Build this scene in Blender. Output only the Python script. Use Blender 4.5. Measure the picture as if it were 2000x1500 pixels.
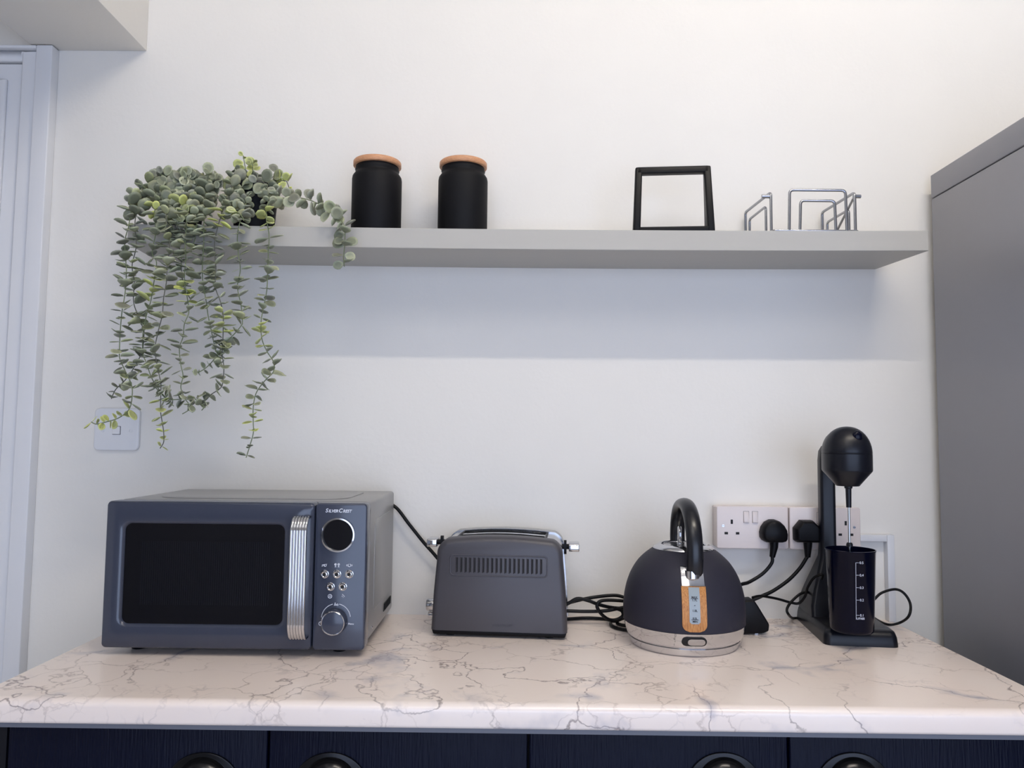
import bpy, bmesh, math, random
from mathutils import Vector, Matrix
random.seed(7)
for o in list(bpy.data.objects): bpy.data.objects.remove(o)
S = bpy.context.scene
COL = S.collection

# ------------------------------------------------------------------ camera
F = 1502.0
CAM = Vector((0, -1.58, 1.258))
yw = Vector((9/F, -105/F, -1)).normalized()
roll = math.radians(0.55)
zw = Vector((math.sin(roll), math.cos(roll), 0)); zw = (zw - yw*zw.dot(yw)).normalized()
xw = yw.cross(zw)
R3 = Matrix((xw, yw, zw))
cd = bpy.data.cameras.new('camera'); cam = bpy.data.objects.new('camera', cd); COL.objects.link(cam)
cam.matrix_world = Matrix.Translation(CAM) @ R3.to_4x4()
cd.sensor_width = 36; cd.lens = F/2000*36; cd.clip_start = 0.02
S.camera = cam

# ------------------------------------------------------------------ light
S.view_settings.view_transform = 'Standard'; S.view_settings.look = 'None'
S.view_settings.gamma = 1; S.view_settings.exposure = 0.17
W = bpy.data.worlds.new('world'); S.world = W; W.use_nodes = True
W.node_tree.nodes['Background'].inputs[0].default_value = (0.62, 0.76, 1.0, 1)
W.node_tree.nodes['Background'].inputs[1].default_value = 1.0

fl = bpy.data.lights.new('unseen_fill', 'AREA'); fl.shape = 'RECTANGLE'; fl.size = 1.8; fl.size_y = 1.2; fl.energy = 20; fl.color = (1.0, 0.96, 0.92)
fo = bpy.data.objects.new('unseen_fill', fl); fo.location = (-0.6, -2.4, 3.0); COL.objects.link(fo)  # soft fill added to brighten the left wall and worktop, not a fixture
TUBE = 100.0   # radiance of the fluorescent tube (built with the room)
wl = bpy.data.lights.new('window_daylight', 'AREA'); wl.shape = 'RECTANGLE'; wl.size = 3.1; wl.size_y = 1.9; wl.energy = 39; wl.color = (0.57, 0.69, 1.0)
wo = bpy.data.objects.new('window_daylight', wl); wo.location = (0.7, -3.33, 1.15); wo.rotation_euler = (math.radians(90), 0, 0); COL.objects.link(wo)

# ------------------------------------------------------------------ pixel helpers
def ray(u, v):
    return (R3 @ Vector(((u-1000)/F, -(v-750)/F, -1))).normalized()
def at(u, v, y):                 # point on the plane y
    d = ray(u, v); t = (y-CAM.y)/d.y; return CAM + d*t
def atz(u, v, z):
    d = ray(u, v); t = (z-CAM.z)/d.z; return CAM + d*t

# ------------------------------------------------------------------ materials
def lin(c): c /= 255; return c/12.92 if c <= 0.04045 else ((c+0.055)/1.055)**2.4
def rgb(r, g, b): return (lin(r), lin(g), lin(b), 1)
def mat(name, col, rough=0.5, metal=0.0, bump=0.0, bscale=100, coat=0.0, var=0.0, stretch=(1, 1, 1), spec=0.5, vscale=8):
    m = bpy.data.materials.new(name); m.use_nodes = True; n = m.node_tree.nodes; l = m.node_tree.links
    p = n['Principled BSDF']; p.inputs['Base Color'].default_value = col; p.inputs['Roughness'].default_value = rough
    p.inputs['Metallic'].default_value = metal; p.inputs['Coat Weight'].default_value = coat; p.inputs['Specular IOR Level'].default_value = spec
    p.inputs['Coat Roughness'].default_value = 0.06
    tc = n.new('ShaderNodeTexCoord'); mp = n.new('ShaderNodeMapping'); mp.inputs['Scale'].default_value = stretch
    l.new(tc.outputs['Object'], mp.inputs['Vector'])
    if var or True:
        nz = n.new('ShaderNodeTexNoise'); nz.inputs['Scale'].default_value = vscale; nz.inputs['Detail'].default_value = 4
        l.new(mp.outputs[0], nz.inputs['Vector'])
        mx = n.new('ShaderNodeMix'); mx.data_type = 'RGBA'; l.new(nz.outputs['Fac'], mx.inputs[0])
        v = max(var, 0.02)
        mx.inputs[6].default_value = tuple(c*(1-v) for c in col[:3])+(1,); mx.inputs[7].default_value = tuple(min(1, c*(1+v)) for c in col[:3])+(1,)
        l.new(mx.outputs[2], p.inputs['Base Color'])
    if bump:
        nb = n.new('ShaderNodeTexNoise'); nb.inputs['Scale'].default_value = bscale; nb.inputs['Detail'].default_value = 5
        l.new(mp.outputs[0], nb.inputs['Vector'])
        b = n.new('ShaderNodeBump'); b.inputs['Strength'].default_value = bump; b.inputs['Distance'].default_value = 0.002
        l.new(nb.outputs['Fac'], b.inputs['Height']); l.new(b.outputs[0], p.inputs['Normal'])
    return m
M = {}
M['wall'] = mat('white_wall_paint', rgb(233, 229, 222), 0.75, bump=0.18, bscale=90, var=0.01)
M['wall_grey'] = mat('grey_wall_paint', rgb(150, 150, 154), 0.8, bump=0.1, bscale=90)
M['ceiling'] = mat('ceiling_paint', rgb(205, 203, 200), 0.8)
M['gloss_white'] = mat('white_gloss_woodwork', rgb(226, 226, 228), 0.3, bump=0.06, bscale=60)
M['floor'] = mat('grey_floor', rgb(200, 195, 190), 0.5, var=0.06)
M['shelf'] = mat('grey_shelf_laminate', rgb(180, 177, 170), 0.45, var=0.03, stretch=(1, 8, 8))
M['fridge'] = mat('silver_grey_panel', rgb(138, 138, 144), 0.36, metal=0.15, bump=0.03, bscale=30)
M['navy'] = mat('navy_woodgrain_door', rgb(4, 8, 30), 0.4, spec=0.14, bump=0.6, bscale=14, stretch=(26, 26, 1.6), var=0.15)
M['navy_plain'] = mat('navy_carcass', rgb(5, 7, 18), 0.5, spec=0.3)
M['strip'] = mat('grey_edge_strip', rgb(105, 108, 118), 0.4)
M['bronze'] = mat('black_cup_handle_metal', rgb(30, 30, 32), 0.22, metal=0.6)
M['slate'] = mat('slate_gloss_enamel', rgb(56, 61, 76), 0.18, coat=0.2)
M['slate_case_lit'] = mat('slate_steel_lit', rgb(138, 137, 136), 0.3, coat=0.1)  # same slate as the front, lightened to paint in the light falling on it
M['black_glass'] = mat('black_glass', rgb(3, 4, 12), 0.06, coat=0.3)
M['mesh_glass'] = mat('inner_window_glass', rgb(6, 7, 16), 0.12)
M['chrome'] = mat('chrome', rgb(205, 205, 208), 0.1, metal=1.0)
M['steel'] = mat('brushed_steel', rgb(190, 190, 192), 0.22, metal=1.0, bump=0.03, bscale=60)
M['wire'] = mat('chromed_wire', rgb(165, 167, 172), 0.2, metal=1.0)
M['toaster'] = mat('dark_grey_toaster_shell', rgb(72, 70, 75), 0.42, metal=0.15)
M['black'] = mat('black_plastic', rgb(8, 8, 12), 0.45, spec=0.2)
M['black_matte'] = mat('matte_black_ceramic', rgb(10, 10, 14), 0.6, spec=0.2)
M['black_gloss'] = mat('gloss_black_plastic', rgb(3, 5, 24), 0.16, spec=0.16)
M['mixer'] = mat('mixer_black_plastic', rgb(10, 12, 22), 0.35, spec=0.35)
M['rubber'] = mat('black_cable_rubber', rgb(8, 8, 10), 0.45, spec=0.25)
M['kettle'] = mat('charcoal_kettle_coat', rgb(42, 41, 52), 0.55, spec=0.25)
M['handle_black'] = mat('kettle_handle_black', rgb(13, 14, 22), 0.3)
M['gauge'] = mat('gauge_window', rgb(150, 160, 165), 0.25)
M['white_warm_lit'] = mat('socket_white_warm_lit', rgb(220, 208, 203), 0.3)  # white sockets with the warm cast of the light tinted into the colour
M['gap'] = mat('gap_shade_grey', rgb(120, 116, 118), 0.6)  # grey plate paints the shade in the gap round each rocker
M['print'] = mat('white_printing', rgb(215, 218, 228), 0.5)
M['dark_print'] = mat('dark_printing', rgb(20, 20, 26), 0.5)
M['dark'] = mat('dark_recess', rgb(8, 8, 9), 0.7)
M['pot'] = mat('black_pot', rgb(8, 9, 18), 0.5, spec=0.2)
M['soil'] = mat('dark_soil', rgb(40, 34, 28), 0.9)

def wood(name, c1, c2, stretch, scale=6):
    m = bpy.data.materials.new(name); m.use_nodes = True; n = m.node_tree.nodes; l = m.node_tree.links; p = n['Principled BSDF']
    tc = n.new('ShaderNodeTexCoord'); mp = n.new('ShaderNodeMapping'); mp.inputs['Scale'].default_value = stretch; l.new(tc.outputs['Object'], mp.inputs['Vector'])
    nz = n.new('ShaderNodeTexNoise'); nz.inputs['Scale'].default_value = scale; nz.inputs['Detail'].default_value = 6; nz.inputs['Distortion'].default_value = 0.8
    l.new(mp.outputs[0], nz.inputs['Vector'])
    cr = n.new('ShaderNodeValToRGB'); cr.color_ramp.elements[0].position = 0.35; cr.color_ramp.elements[0].color = c1
    cr.color_ramp.elements[1].position = 0.65; cr.color_ramp.elements[1].color = c2
    l.new(nz.outputs['Fac'], cr.inputs[0]); l.new(cr.outputs[0], p.inputs['Base Color']); p.inputs['Roughness'].default_value = 0.45
    return m
M['bamboo'] = wood('bamboo_lid_wood', rgb(186, 128, 88), rgb(214, 160, 118), (20, 60, 200))
M['oak'] = wood('oak_gauge_surround', rgb(160, 98, 42), rgb(206, 146, 78), (160, 160, 14))

def marble():
    m = bpy.data.materials.new('marble_effect_laminate'); m.use_nodes = True; n = m.node_tree.nodes; l = m.node_tree.links; p = n['Principled BSDF']
    tc = n.new('ShaderNodeTexCoord')
    def noise(sc, det, dist=0.0, vec=None):
        a = n.new('ShaderNodeTexNoise'); a.inputs['Scale'].default_value = sc; a.inputs['Detail'].default_value = det; a.inputs['Distortion'].default_value = dist
        l.new(vec or tc.outputs['Object'], a.inputs['Vector']); return a
    def vein(vscale, wn_scale, wamt, width, seed):
        w = noise(wn_scale, 6)
        sub = n.new('ShaderNodeVectorMath'); sub.operation = 'SUBTRACT'; l.new(w.outputs['Color'], sub.inputs[0]); sub.inputs[1].default_value = (0.5, 0.5, 0.5)
        sc = n.new('ShaderNodeVectorMath'); sc.operation = 'SCALE'; l.new(sub.outputs[0], sc.inputs[0]); sc.inputs['Scale'].default_value = wamt
        ad = n.new('ShaderNodeVectorMath'); ad.operation = 'ADD'; l.new(tc.outputs['Object'], ad.inputs[0]); l.new(sc.outputs[0], ad.inputs[1])
        of = n.new('ShaderNodeVectorMath'); of.operation = 'ADD'; l.new(ad.outputs[0], of.inputs[0]); of.inputs[1].default_value = (seed, seed*1.7, seed*0.3)
        vo = n.new('ShaderNodeTexVoronoi'); vo.feature = 'DISTANCE_TO_EDGE'; vo.inputs['Scale'].default_value = vscale
        l.new(of.outputs[0], vo.inputs['Vector'])
        mr = n.new('ShaderNodeMapRange'); mr.inputs[1].default_value = 0; mr.inputs[2].default_value = width; mr.inputs[3].default_value = 1; mr.inputs[4].default_value = 0
        mr.interpolation_type = 'SMOOTHSTEP'
        l.new(vo.outputs['Distance'], mr.inputs[0]); return mr
    def mask(sc, lo, hi, seedvec):
        of = n.new('ShaderNodeVectorMath'); of.operation = 'ADD'; l.new(tc.outputs['Object'], of.inputs[0]); of.inputs[1].default_value = seedvec
        a = noise(sc, 3, 0, of.outputs[0]); mr = n.new('ShaderNodeMapRange'); mr.inputs[1].default_value = lo; mr.inputs[2].default_value = hi
        l.new(a.outputs['Fac'], mr.inputs[0]); return mr
    def mul(a, b, k=1.0):
        x = n.new('ShaderNodeMath'); x.operation = 'MULTIPLY'; l.new(a, x.inputs[0]); l.new(b, x.inputs[1])
        y = n.new('ShaderNodeMath'); y.operation = 'MULTIPLY'; l.new(x.outputs[0], y.inputs[0]); y.inputs[1].default_value = k; return y.outputs[0]
    base = n.new('ShaderNodeMix'); base.data_type = 'RGBA'
    nb = noise(5, 5, 0.5); l.new(nb.outputs['Fac'], base.inputs[0])
    base.inputs[6].default_value = rgb(240, 223, 212); base.inputs[7].default_value = rgb(246, 235, 227)
    cur = base.outputs[2]
    def over(cur, fac, col):
        mx = n.new('ShaderNodeMix'); mx.data_type = 'RGBA'; l.new(fac, mx.inputs[0]); l.new(cur, mx.inputs[6]); mx.inputs[7].default_value = col; return mx.outputs[2]
    v1 = vein(4.6, 9, 0.16, 0.010, 0.0); k1 = mask(6, 0.36, 0.52, (3, 1, 2))
    cur = over(cur, mul(v1.outputs[0], k1.outputs[0], 0.7), rgb(116, 100, 98))
    v2 = vein(10, 16, 0.10, 0.022, 4.3); k2 = mask(5, 0.43, 0.58, (7, 5, 1))
    cur = over(cur, mul(v2.outputs[0], k2.outputs[0], 0.52), rgb(142, 120, 112))
    v3 = vein(24, 30, 0.05, 0.05, 8.1); k3 = mask(9, 0.54, 0.7, (1, 9, 4))
    cur = over(cur, mul(v3.outputs[0], k3.outputs[0], 0.3), rgb(136, 126, 132))
    v4 = vein(4.6, 9, 0.16, 0.10, 0.0); k4 = mask(14, 0.52, 0.7, (2, 2, 8))
    cur = over(cur, mul(v4.outputs[0], k4.outputs[0], 0.6), rgb(160, 160, 176))
    l.new(cur, p.inputs['Base Color']); p.inputs['Roughness'].default_value = 0.27; p.inputs['Specular IOR Level'].default_value = 0.75
    return m
M['marble'] = marble()

def leafmat():
    m = bpy.data.materials.new('waxy_leaf'); m.use_nodes = True; n = m.node_tree.nodes; l = m.node_tree.links; p = n['Principled BSDF']
    a = n.new('ShaderNodeVertexColor'); a.layer_name = 'tint'; l.new(a.outputs[0], p.inputs['Base Color']); p.inputs['Roughness'].default_value = 0.5
    p.inputs['Subsurface Weight'].default_value = 0.0
    return m
M['leaf'] = leafmat()
M['stem'] = mat('green_stem', rgb(118, 128, 92), 0.5)
M['stem_dark'] = mat('brown_stem', rgb(96, 96, 84), 0.5)

# ------------------------------------------------------------------ mesh helpers
def empty(name, loc=(0, 0, 0), rz=0.0, label=None, cat=None, group=None):
    o = bpy.data.objects.new(name, None); COL.objects.link(o); o.location = loc; o.rotation_euler = (0, 0, rz)
    o.empty_display_size = 0.02
    tag(o, label, cat, group); return o
def tag(o, label=None, cat=None, group=None, kind=None):
    if label: o['label'] = label
    if cat: o['category'] = cat
    if group: o['group'] = group
    if kind: o['kind'] = kind
    return o
def obj(name, bm, m, parent=None, bevel=0, seg=3, sharp=40, label=None, loc=None, bang=30):
    bmesh.ops.remove_doubles(bm, verts=bm.verts, dist=1e-6)
    bmesh.ops.recalc_face_normals(bm, faces=bm.faces)
    if bevel:
        es = [e for e in bm.edges if len(e.link_faces) == 2 and e.calc_face_angle(0) > math.radians(bang)]
        bmesh.ops.bevel(bm, geom=es, offset=bevel, segments=seg, profile=0.5, affect='EDGES', clamp_overlap=True)
    for f in bm.faces: f.smooth = True
    for e in bm.edges:
        e.smooth = not (len(e.link_faces) == 2 and e.calc_face_angle(0) > math.radians(sharp))
    me = bpy.data.meshes.new(name); bm.to_mesh(me); bm.free()
    for mm in (m if isinstance(m, (list, tuple)) else [m]): me.materials.append(M[mm])
    o = bpy.data.objects.new(name, me); COL.objects.link(o)
    if parent: o.parent = parent
    if loc: o.location = loc
    if label: o['label'] = label
    return o
def struct(name, bm, m, **k):
    o = obj(name, bm, m, **k)
    if not k.get('parent'): o['kind'] = 'structure'
    return o
NB = bmesh.new
def box(bm, x0, x1, y0, y1, z0, z1):
    v = [bm.verts.new((x, y, z)) for x in (x0, x1) for y in (y0, y1) for z in (z0, z1)]
    for q in ((0, 1, 3, 2), (4, 6, 7, 5), (0, 4, 5, 1), (2, 3, 7, 6), (0, 2, 6, 4), (1, 5, 7, 3)):
        bm.faces.new([v[i] for i in q])
    return bm
def hexa(bm, pts):  # 8 points: bottom 4 ccw, top 4 ccw
    v = [bm.verts.new(p) for p in pts]
    for q in ((3, 2, 1, 0), (4, 5, 6, 7), (0, 1, 5, 4), (1, 2, 6, 5), (2, 3, 7, 6), (3, 0, 4, 7)): bm.faces.new([v[i] for i in q])
    return bm
def lathe(bm, prof, n=64, c=(0, 0), axis='z', o=(0, 0, 0)):
    rings = []
    for r, z in prof:
        if r < 1e-6: rings.append([bm.verts.new(_ax(axis, 0, 0, z, c, o))]); continue
        rings.append([bm.verts.new(_ax(axis, r*math.cos(2*math.pi*i/n), r*math.sin(2*math.pi*i/n), z, c, o)) for i in range(n)])
    for a, b in zip(rings, rings[1:]):
        for i in range(n):
            j = (i+1) % n
            if len(a) == 1 and len(b) == 1: continue
            if len(a) == 1: bm.faces.new((a[0], b[i], b[j]))
            elif len(b) == 1: bm.faces.new((a[i], a[j], b[0]))
            else: bm.faces.new((a[i], a[j], b[j], b[i]))
    return bm
def _ax(axis, a, b, z, c, o):
    if axis == 'z': return (a+c[0]+o[0], b+c[1]+o[1], z+o[2])
    if axis == 'y': return (a+o[0], z+o[1], b+o[2])          # axis along y
    return (z+o[0], a+o[1], b+o[2])
def ext(bm, poly, a0, a1, plane='xz'):
    def mp(p, d):
        if plane == 'xz': return (p[0], d, p[1])
        if plane == 'xy': return (p[0], p[1], d)
        return (d, p[0], p[1])
    A = [bm.verts.new(mp(p, a0)) for p in poly]; B_ = [bm.verts.new(mp(p, a1)) for p in poly]
    bm.faces.new(A); bm.faces.new(B_[::-1])
    n = len(poly)
    for i in range(n): bm.faces.new((A[i], B_[i], B_[(i+1) % n], A[(i+1) % n]))
    return bm
def rrect(x0, x1, z0, z1, r, n=6):
    pts = []
    for cx, cz, a0 in ((x1-r, z1-r, 0), (x0+r, z1-r, 90), (x0+r, z0+r, 180), (x1-r, z0+r, 270)):
        for i in range(n+1):
            a = math.radians(a0+90*i/n); pts.append((cx+r*math.cos(a), cz+r*math.sin(a)))
    return pts
def ring(bm, outer, inner, a0, a1, plane='xz'):
    def mp(p, d):
        if plane == 'xz': return (p[0], d, p[1])
        if plane == 'xy': return (p[0], p[1], d)
        return (d, p[0], p[1])
    n = len(outer)
    O0 = [bm.verts.new(mp(p, a0)) for p in outer]; O1 = [bm.verts.new(mp(p, a1)) for p in outer]
    I0 = [bm.verts.new(mp(p, a0)) for p in inner]; I1 = [bm.verts.new(mp(p, a1)) for p in inner]
    for i in range(n):
        j = (i+1) % n
        bm.faces.new((O0[i], O0[j], O1[j], O1[i])); bm.faces.new((I0[j], I0[i], I1[i], I1[j]))
        bm.faces.new((O0[j], O0[i], I0[i], I0[j])); bm.faces.new((O1[i], O1[j], I1[j], I1[i]))
    return bm
def catmull(P, k=8, closed=False):
    P = [Vector(p) for p in P]; out = []; n = len(P)
    rng = range(n if closed else n-1)
    for i in rng:
        if closed: p0, p1, p2, p3 = P[(i-1) % n], P[i], P[(i+1) % n], P[(i+2) % n]
        else: p0, p1, p2, p3 = P[max(i-1, 0)], P[i], P[i+1], P[min(i+2, n-1)]
        for t in range(k):
            t /= k
            out.append(0.5*((2*p1)+(p2-p0)*t+(2*p0-5*p1+4*p2-p3)*t*t+(3*p1-p0-3*p2+p3)*t**3))
    if not closed: out.append(P[-1])
    return out
def tube(bm, pts, r, n=10, closed=False, r2=None, ref=None):
    pts = [Vector(p) for p in pts]; N = len(pts); rings = []
    nrm = None
    for i, p in enumerate(pts):
        a = pts[(i-1) % N] if (closed or i > 0) else p
        b = pts[(i+1) % N] if (closed or i < N-1) else p
        t = (b-a).normalized()
        if nrm is None:
            g = Vector(ref) if ref else (Vector((0, 0, 1)) if abs(t.z) < 0.9 else Vector((1, 0, 0)))
            nrm = (g - t*g.dot(t)).normalized()
        else: nrm = (nrm - t*nrm.dot(t)).normalized()
        bn = t.cross(nrm)
        rr = r(i/(N-1)) if callable(r) else r
        rb = (r2(i/(N-1)) if callable(r2) else r2) if r2 else rr
        rings.append([bm.verts.new(p+nrm*rr*math.cos(2*math.pi*k/n)+bn*rb*math.sin(2*math.pi*k/n)) for k in range(n)])
    for i in range(N if closed else N-1):
        A, B_ = rings[i], rings[(i+1) % N]
        for k in range(n): bm.faces.new((A[k], A[(k+1) % n], B_[(k+1) % n], B_[k]))
    if not closed: bm.faces.new(rings[0][::-1]); bm.faces.new(rings[-1])
    return bm
def rounded(P, r, k=5):   # polyline with rounded corners
    P = [Vector(p) for p in P]; out = [P[0]]
    for a, b, c in zip(P, P[1:], P[2:]):
        u = (a-b); v = (c-b); d = min(r, u.length*0.45, v.length*0.45); s = b+u.normalized()*d; e = b+v.normalized()*d
        for i in range(k+1):
            t = i/k; out.append(s*(1-t)**2+b*2*t*(1-t)+e*t*t)
    out.append(P[-1]); return out
def text(name, body, size, m, parent, loc, rot=(math.pi/2, 0, 0), align='CENTER', shear=0, bold=0.0, depth=0.0002, fn=None, sx=1.0, space=1.0):
    c = bpy.data.curves.new('t', 'FONT'); c.body = body; c.size = size; c.align_x = align; c.shear = shear; c.offset = bold; c.extrude = depth; c.space_character = space
    t = bpy.data.objects.new('t', c); COL.objects.link(t)
    bpy.context.view_layer.update()
    me = bpy.data.meshes.new_from_object(t.evaluated_get(bpy.context.evaluated_depsgraph_get()))
    bpy.data.objects.remove(t); bpy.data.curves.remove(c)
    R = Matrix.Translation(loc) @ (Matrix.Rotation(rot[2], 4, 'Z') @ Matrix.Rotation(rot[0], 4, 'X')) @ Matrix.Diagonal((sx, 1, 1, 1))
    me.transform(R)
    if fn:
        for v in me.vertices: v.co = fn(v.co)
    me.materials.clear(); me.materials.append(M[m]); me.name = name
    if name is None: return me
    o = bpy.data.objects.new(name, me); COL.objects.link(o); o.parent = parent; return o
def merge_text(name, metas, m, parent):
    bm = NB()
    for me in metas: bm.from_mesh(me)
    me = bpy.data.meshes.new(name); bm.to_mesh(me); bm.free(); me.materials.append(M[m])
    o = bpy.data.objects.new(name, me); COL.objects.link(o); o.parent = parent; return o
_txt = text
def tmesh(body, size, loc, **k): 
    o = _txt('printing', body, size, 'print', None, loc, **k); me = o.data; bpy.data.objects.remove(o); return me

CT = 0.900      # worktop top
# ================================================================== room
bm = NB(); box(bm, -2.4, 3.0, 0.0, 0.12, 0, 3.05); struct('wall_back', bm, 'wall')
bm = NB(); box(bm, -2.52, -2.4, -3.4, 0.12, 0, 3.05); struct('wall_left', bm, 'wall')
bm = NB(); box(bm, 3.0, 3.12, -3.4, 0.12, 0, 3.05); struct('wall_right', bm, 'wall')
bm = NB(); box(bm, -2.52, 3.12, -3.4, 0.12, -0.1, 0); struct('floor', bm, 'floor')
bm = NB(); box(bm, -2.52, 3.12, -3.4, 0.12, 3.05, 3.15); struct('ceiling', bm, 'ceiling')
bm = NB()   # wall behind the camera, with the window opening
WX0, WX1, WZ0, WZ1 = -0.85, 2.25, 0.2, 2.1
for b in ((-2.52, WX0, 0, 3.05), (WX1, 3.12, 0, 3.05), (WX0, WX1, 0, WZ0), (WX0, WX1, WZ1, 3.05)): box(bm, b[0], b[1], -3.4, -3.28, b[2], b[3])
struct('wall_front', bm, 'wall_grey')
bm = NB()
for b in ((WX0, WX0+.05, WZ0, WZ1), (WX1-.05, WX1, WZ0, WZ1), (WX0, WX1, WZ0, WZ0+.05), (WX0, WX1, WZ1-.05, WZ1), (0.675, 0.725, WZ0, WZ1)): box(bm, b[0], b[1], -3.31, -3.27, b[2], b[3])
struct('window_1', bm, 'gloss_white')
def emit(name, col, k):
    m = bpy.data.materials.new(name); m.use_nodes = True; p = m.node_tree.nodes['Principled BSDF']
    p.inputs['Emission Color'].default_value = col; p.inputs['Emission Strength'].default_value = k; return m
M['tube'] = emit('lit_tube', (1.0, 0.91, 0.78, 1), TUBE)
cl = empty('ceiling_light', (0.62, -1.33, 3.05), 0, 'white batten ceiling light with a lit tube above the worktop', 'light')
bm = NB(); box(bm, -.62, .62, -.025, .025, -.022, 0); obj('housing', bm, 'gloss_white', cl, bevel=.004)
bm = NB(); tube(bm, [(-.58, 0, -.048), (.58, 0, -.048)], .018, 16); obj('tube', bm, 'tube', cl)
for s_ in (-1, 1):
    bm = NB(); box(bm, s_*.6-.018, s_*.6+.018, -.018, .018, -.068, -.02); obj('end_cap', bm, 'gloss_white', cl, bevel=.003)
# boxed beam that runs out over the door corner
bx1 = at(287, 100, 0); bx0 = at(73, 96, 0)
BZ = 2.055
bm = NB(); box(bm, bx0.x, bx1.x, -2.6, 0, bx1.z, 3.05); struct('trim_1', bm, 'wall', bevel=0.002, seg=2)
BZ = bx1.z
# ---- door in the back wall at the left
FY = -0.026
a1 = at(91, 300, FY).x; a0 = at(59, 300, FY).x
dx = at(37, 300, -0.006).x
dz = at(20, 127, -0.006).z
bm = NB()
box(bm, a0, a1, FY, 0, 0, BZ-.001)                     # architrave upright
box(bm, -1.95, a0-.0005, FY, 0, dz+.028, BZ+.012 if False else BZ-.001)
box(bm, a0-.004, a0, FY+.006, 0, 0, BZ-.001)
struct('trim_2', bm, 'gloss_white', bevel=0.003)
bm = NB()
box(bm, dx+.003, a0-.003, -0.016, 0, 0, dz+.026); box(bm, -1.95, dx+.003, -0.016, 0, dz+.004, dz+.026)
struct('trim_3', bm, 'gloss_white', bevel=0.003)
dl = empty('door_1', (0, 0, 0)); dl['kind'] = 'structure'
bm = NB(); box(bm, -1.85, dx, -0.010, -0.001, 0.01, dz); obj('door_leaf', bm, 'gloss_white', dl, bevel=0.0015)
bm = NB()
for z0, z1 in ((0.25, 0.95), (1.05, dz-0.035)):
    pi = (-1.85+.12, dx-.028, z0, z1)
    for b in ((pi[0], pi[0]+.014, pi[2], pi[3]), (pi[1]-.014, pi[1], pi[2], pi[3]), (pi[0]+.014, pi[1]-.014, pi[2], pi[2]+.014), (pi[0]+.014, pi[1]-.014, pi[3]-.014, pi[3])):
        box(bm, b[0], b[1], -0.018, -0.010, b[2], b[3])
obj('panel_moulding', bm, 'gloss_white', dl, bevel=0.003)
hz = at(1, 1059, -0.01).z
bm = NB(); tube(bm, [(dx+.0015, -.013, hz-.016), (dx+.0015, -.013, hz+.016)], 0.0035, 12); obj('door_hinge', bm, 'steel', dl)

# ================================================================== worktop and cabinets
CX0, CX1, CY = -0.735, 0.752, -0.52
TH = 0.033
bm = NB()
prof = []
r = 0.010
y0 = CY
for i in range(9):
    a = math.radians(90+90*i/8); prof.append((y0+r*1.3+r*1.3*math.cos(a), CT-r+r*math.sin(a)))
for i in range(5):
    a = math.radians(180+90*i/4); prof.append((y0+.005+.005*math.cos(a), CT-TH+.005+.005*math.sin(a)))
prof += [(0, CT-TH), (0, CT)]
A = [bm.verts.new((CX0, p[0], p[1])) for p in prof]; Bv = [bm.verts.new((CX1, p[0], p[1])) for p in prof]
bm.faces.new(A); bm.faces.new(Bv[::-1])
for i in range(len(prof)):
    j = (i+1) % len(prof); bm.faces.new((A[i], A[j], Bv[j], Bv[i]))
wt = obj('worktop', bm, 'marble', sharp=50); tag(wt, 'pale marble-effect kitchen worktop with grey veins on navy cabinets', 'worktop')
bm = NB(); box(bm, CX0+.012, CX1-.002, CY+.006, CY+.024, CT-TH-.0065, CT-TH); obj('edge_strip', bm, 'strip', wt, label='grey strip under the front edge of the worktop')

DY = -0.492
def door_top(u, v): return at(u, v, DY)
sx = [at(14, 1450, DY).x, at(524, 1450, DY).x, at(1032, 1450, DY).x, at(1540, 1450, DY).x, at(2046, 1450, DY).x]
DZ = at(1000, 1421, DY).z
def cup_handle(parent, cx, cz):
    w, h = 0.0515, 0.046
    bm = NB(); pts = [(cx+w*math.cos(math.radians(a)), cz+h*math.sin(math.radians(a))) for a in range(0, 181, 6)]
    ext(bm, pts, DY-.0035, DY, 'xz')
    hn = obj('handle', bm, 'bronze', parent, bevel=0.0012, label='black half-moon cup handle')
    bm = NB(); rows = []
    w2, h2, d2 = 0.0385, 0.0405, 0.024
    for i in range(13):
        ph = math.radians(90*i/12)
        rows.append([bm.verts.new((cx+w2*math.cos(math.radians(t))*math.cos(ph)**.8 if i < 12 else cx, DY-.003-d2*math.sin(ph), cz+h2*math.sin(math.radians(t))*math.cos(ph)**.8 if i < 12 else cz)) for t in range(0, 181, 9)])
    for a, b in zip(rows, rows[1:]):
        for i in range(len(a)-1): bm.faces.new((a[i], a[i+1], b[i+1], b[i]))
    bmesh.ops.solidify(bm, geom=bm.faces[:], thickness=0.0012)
    obj('cup', bm, 'bronze', hn)
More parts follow.
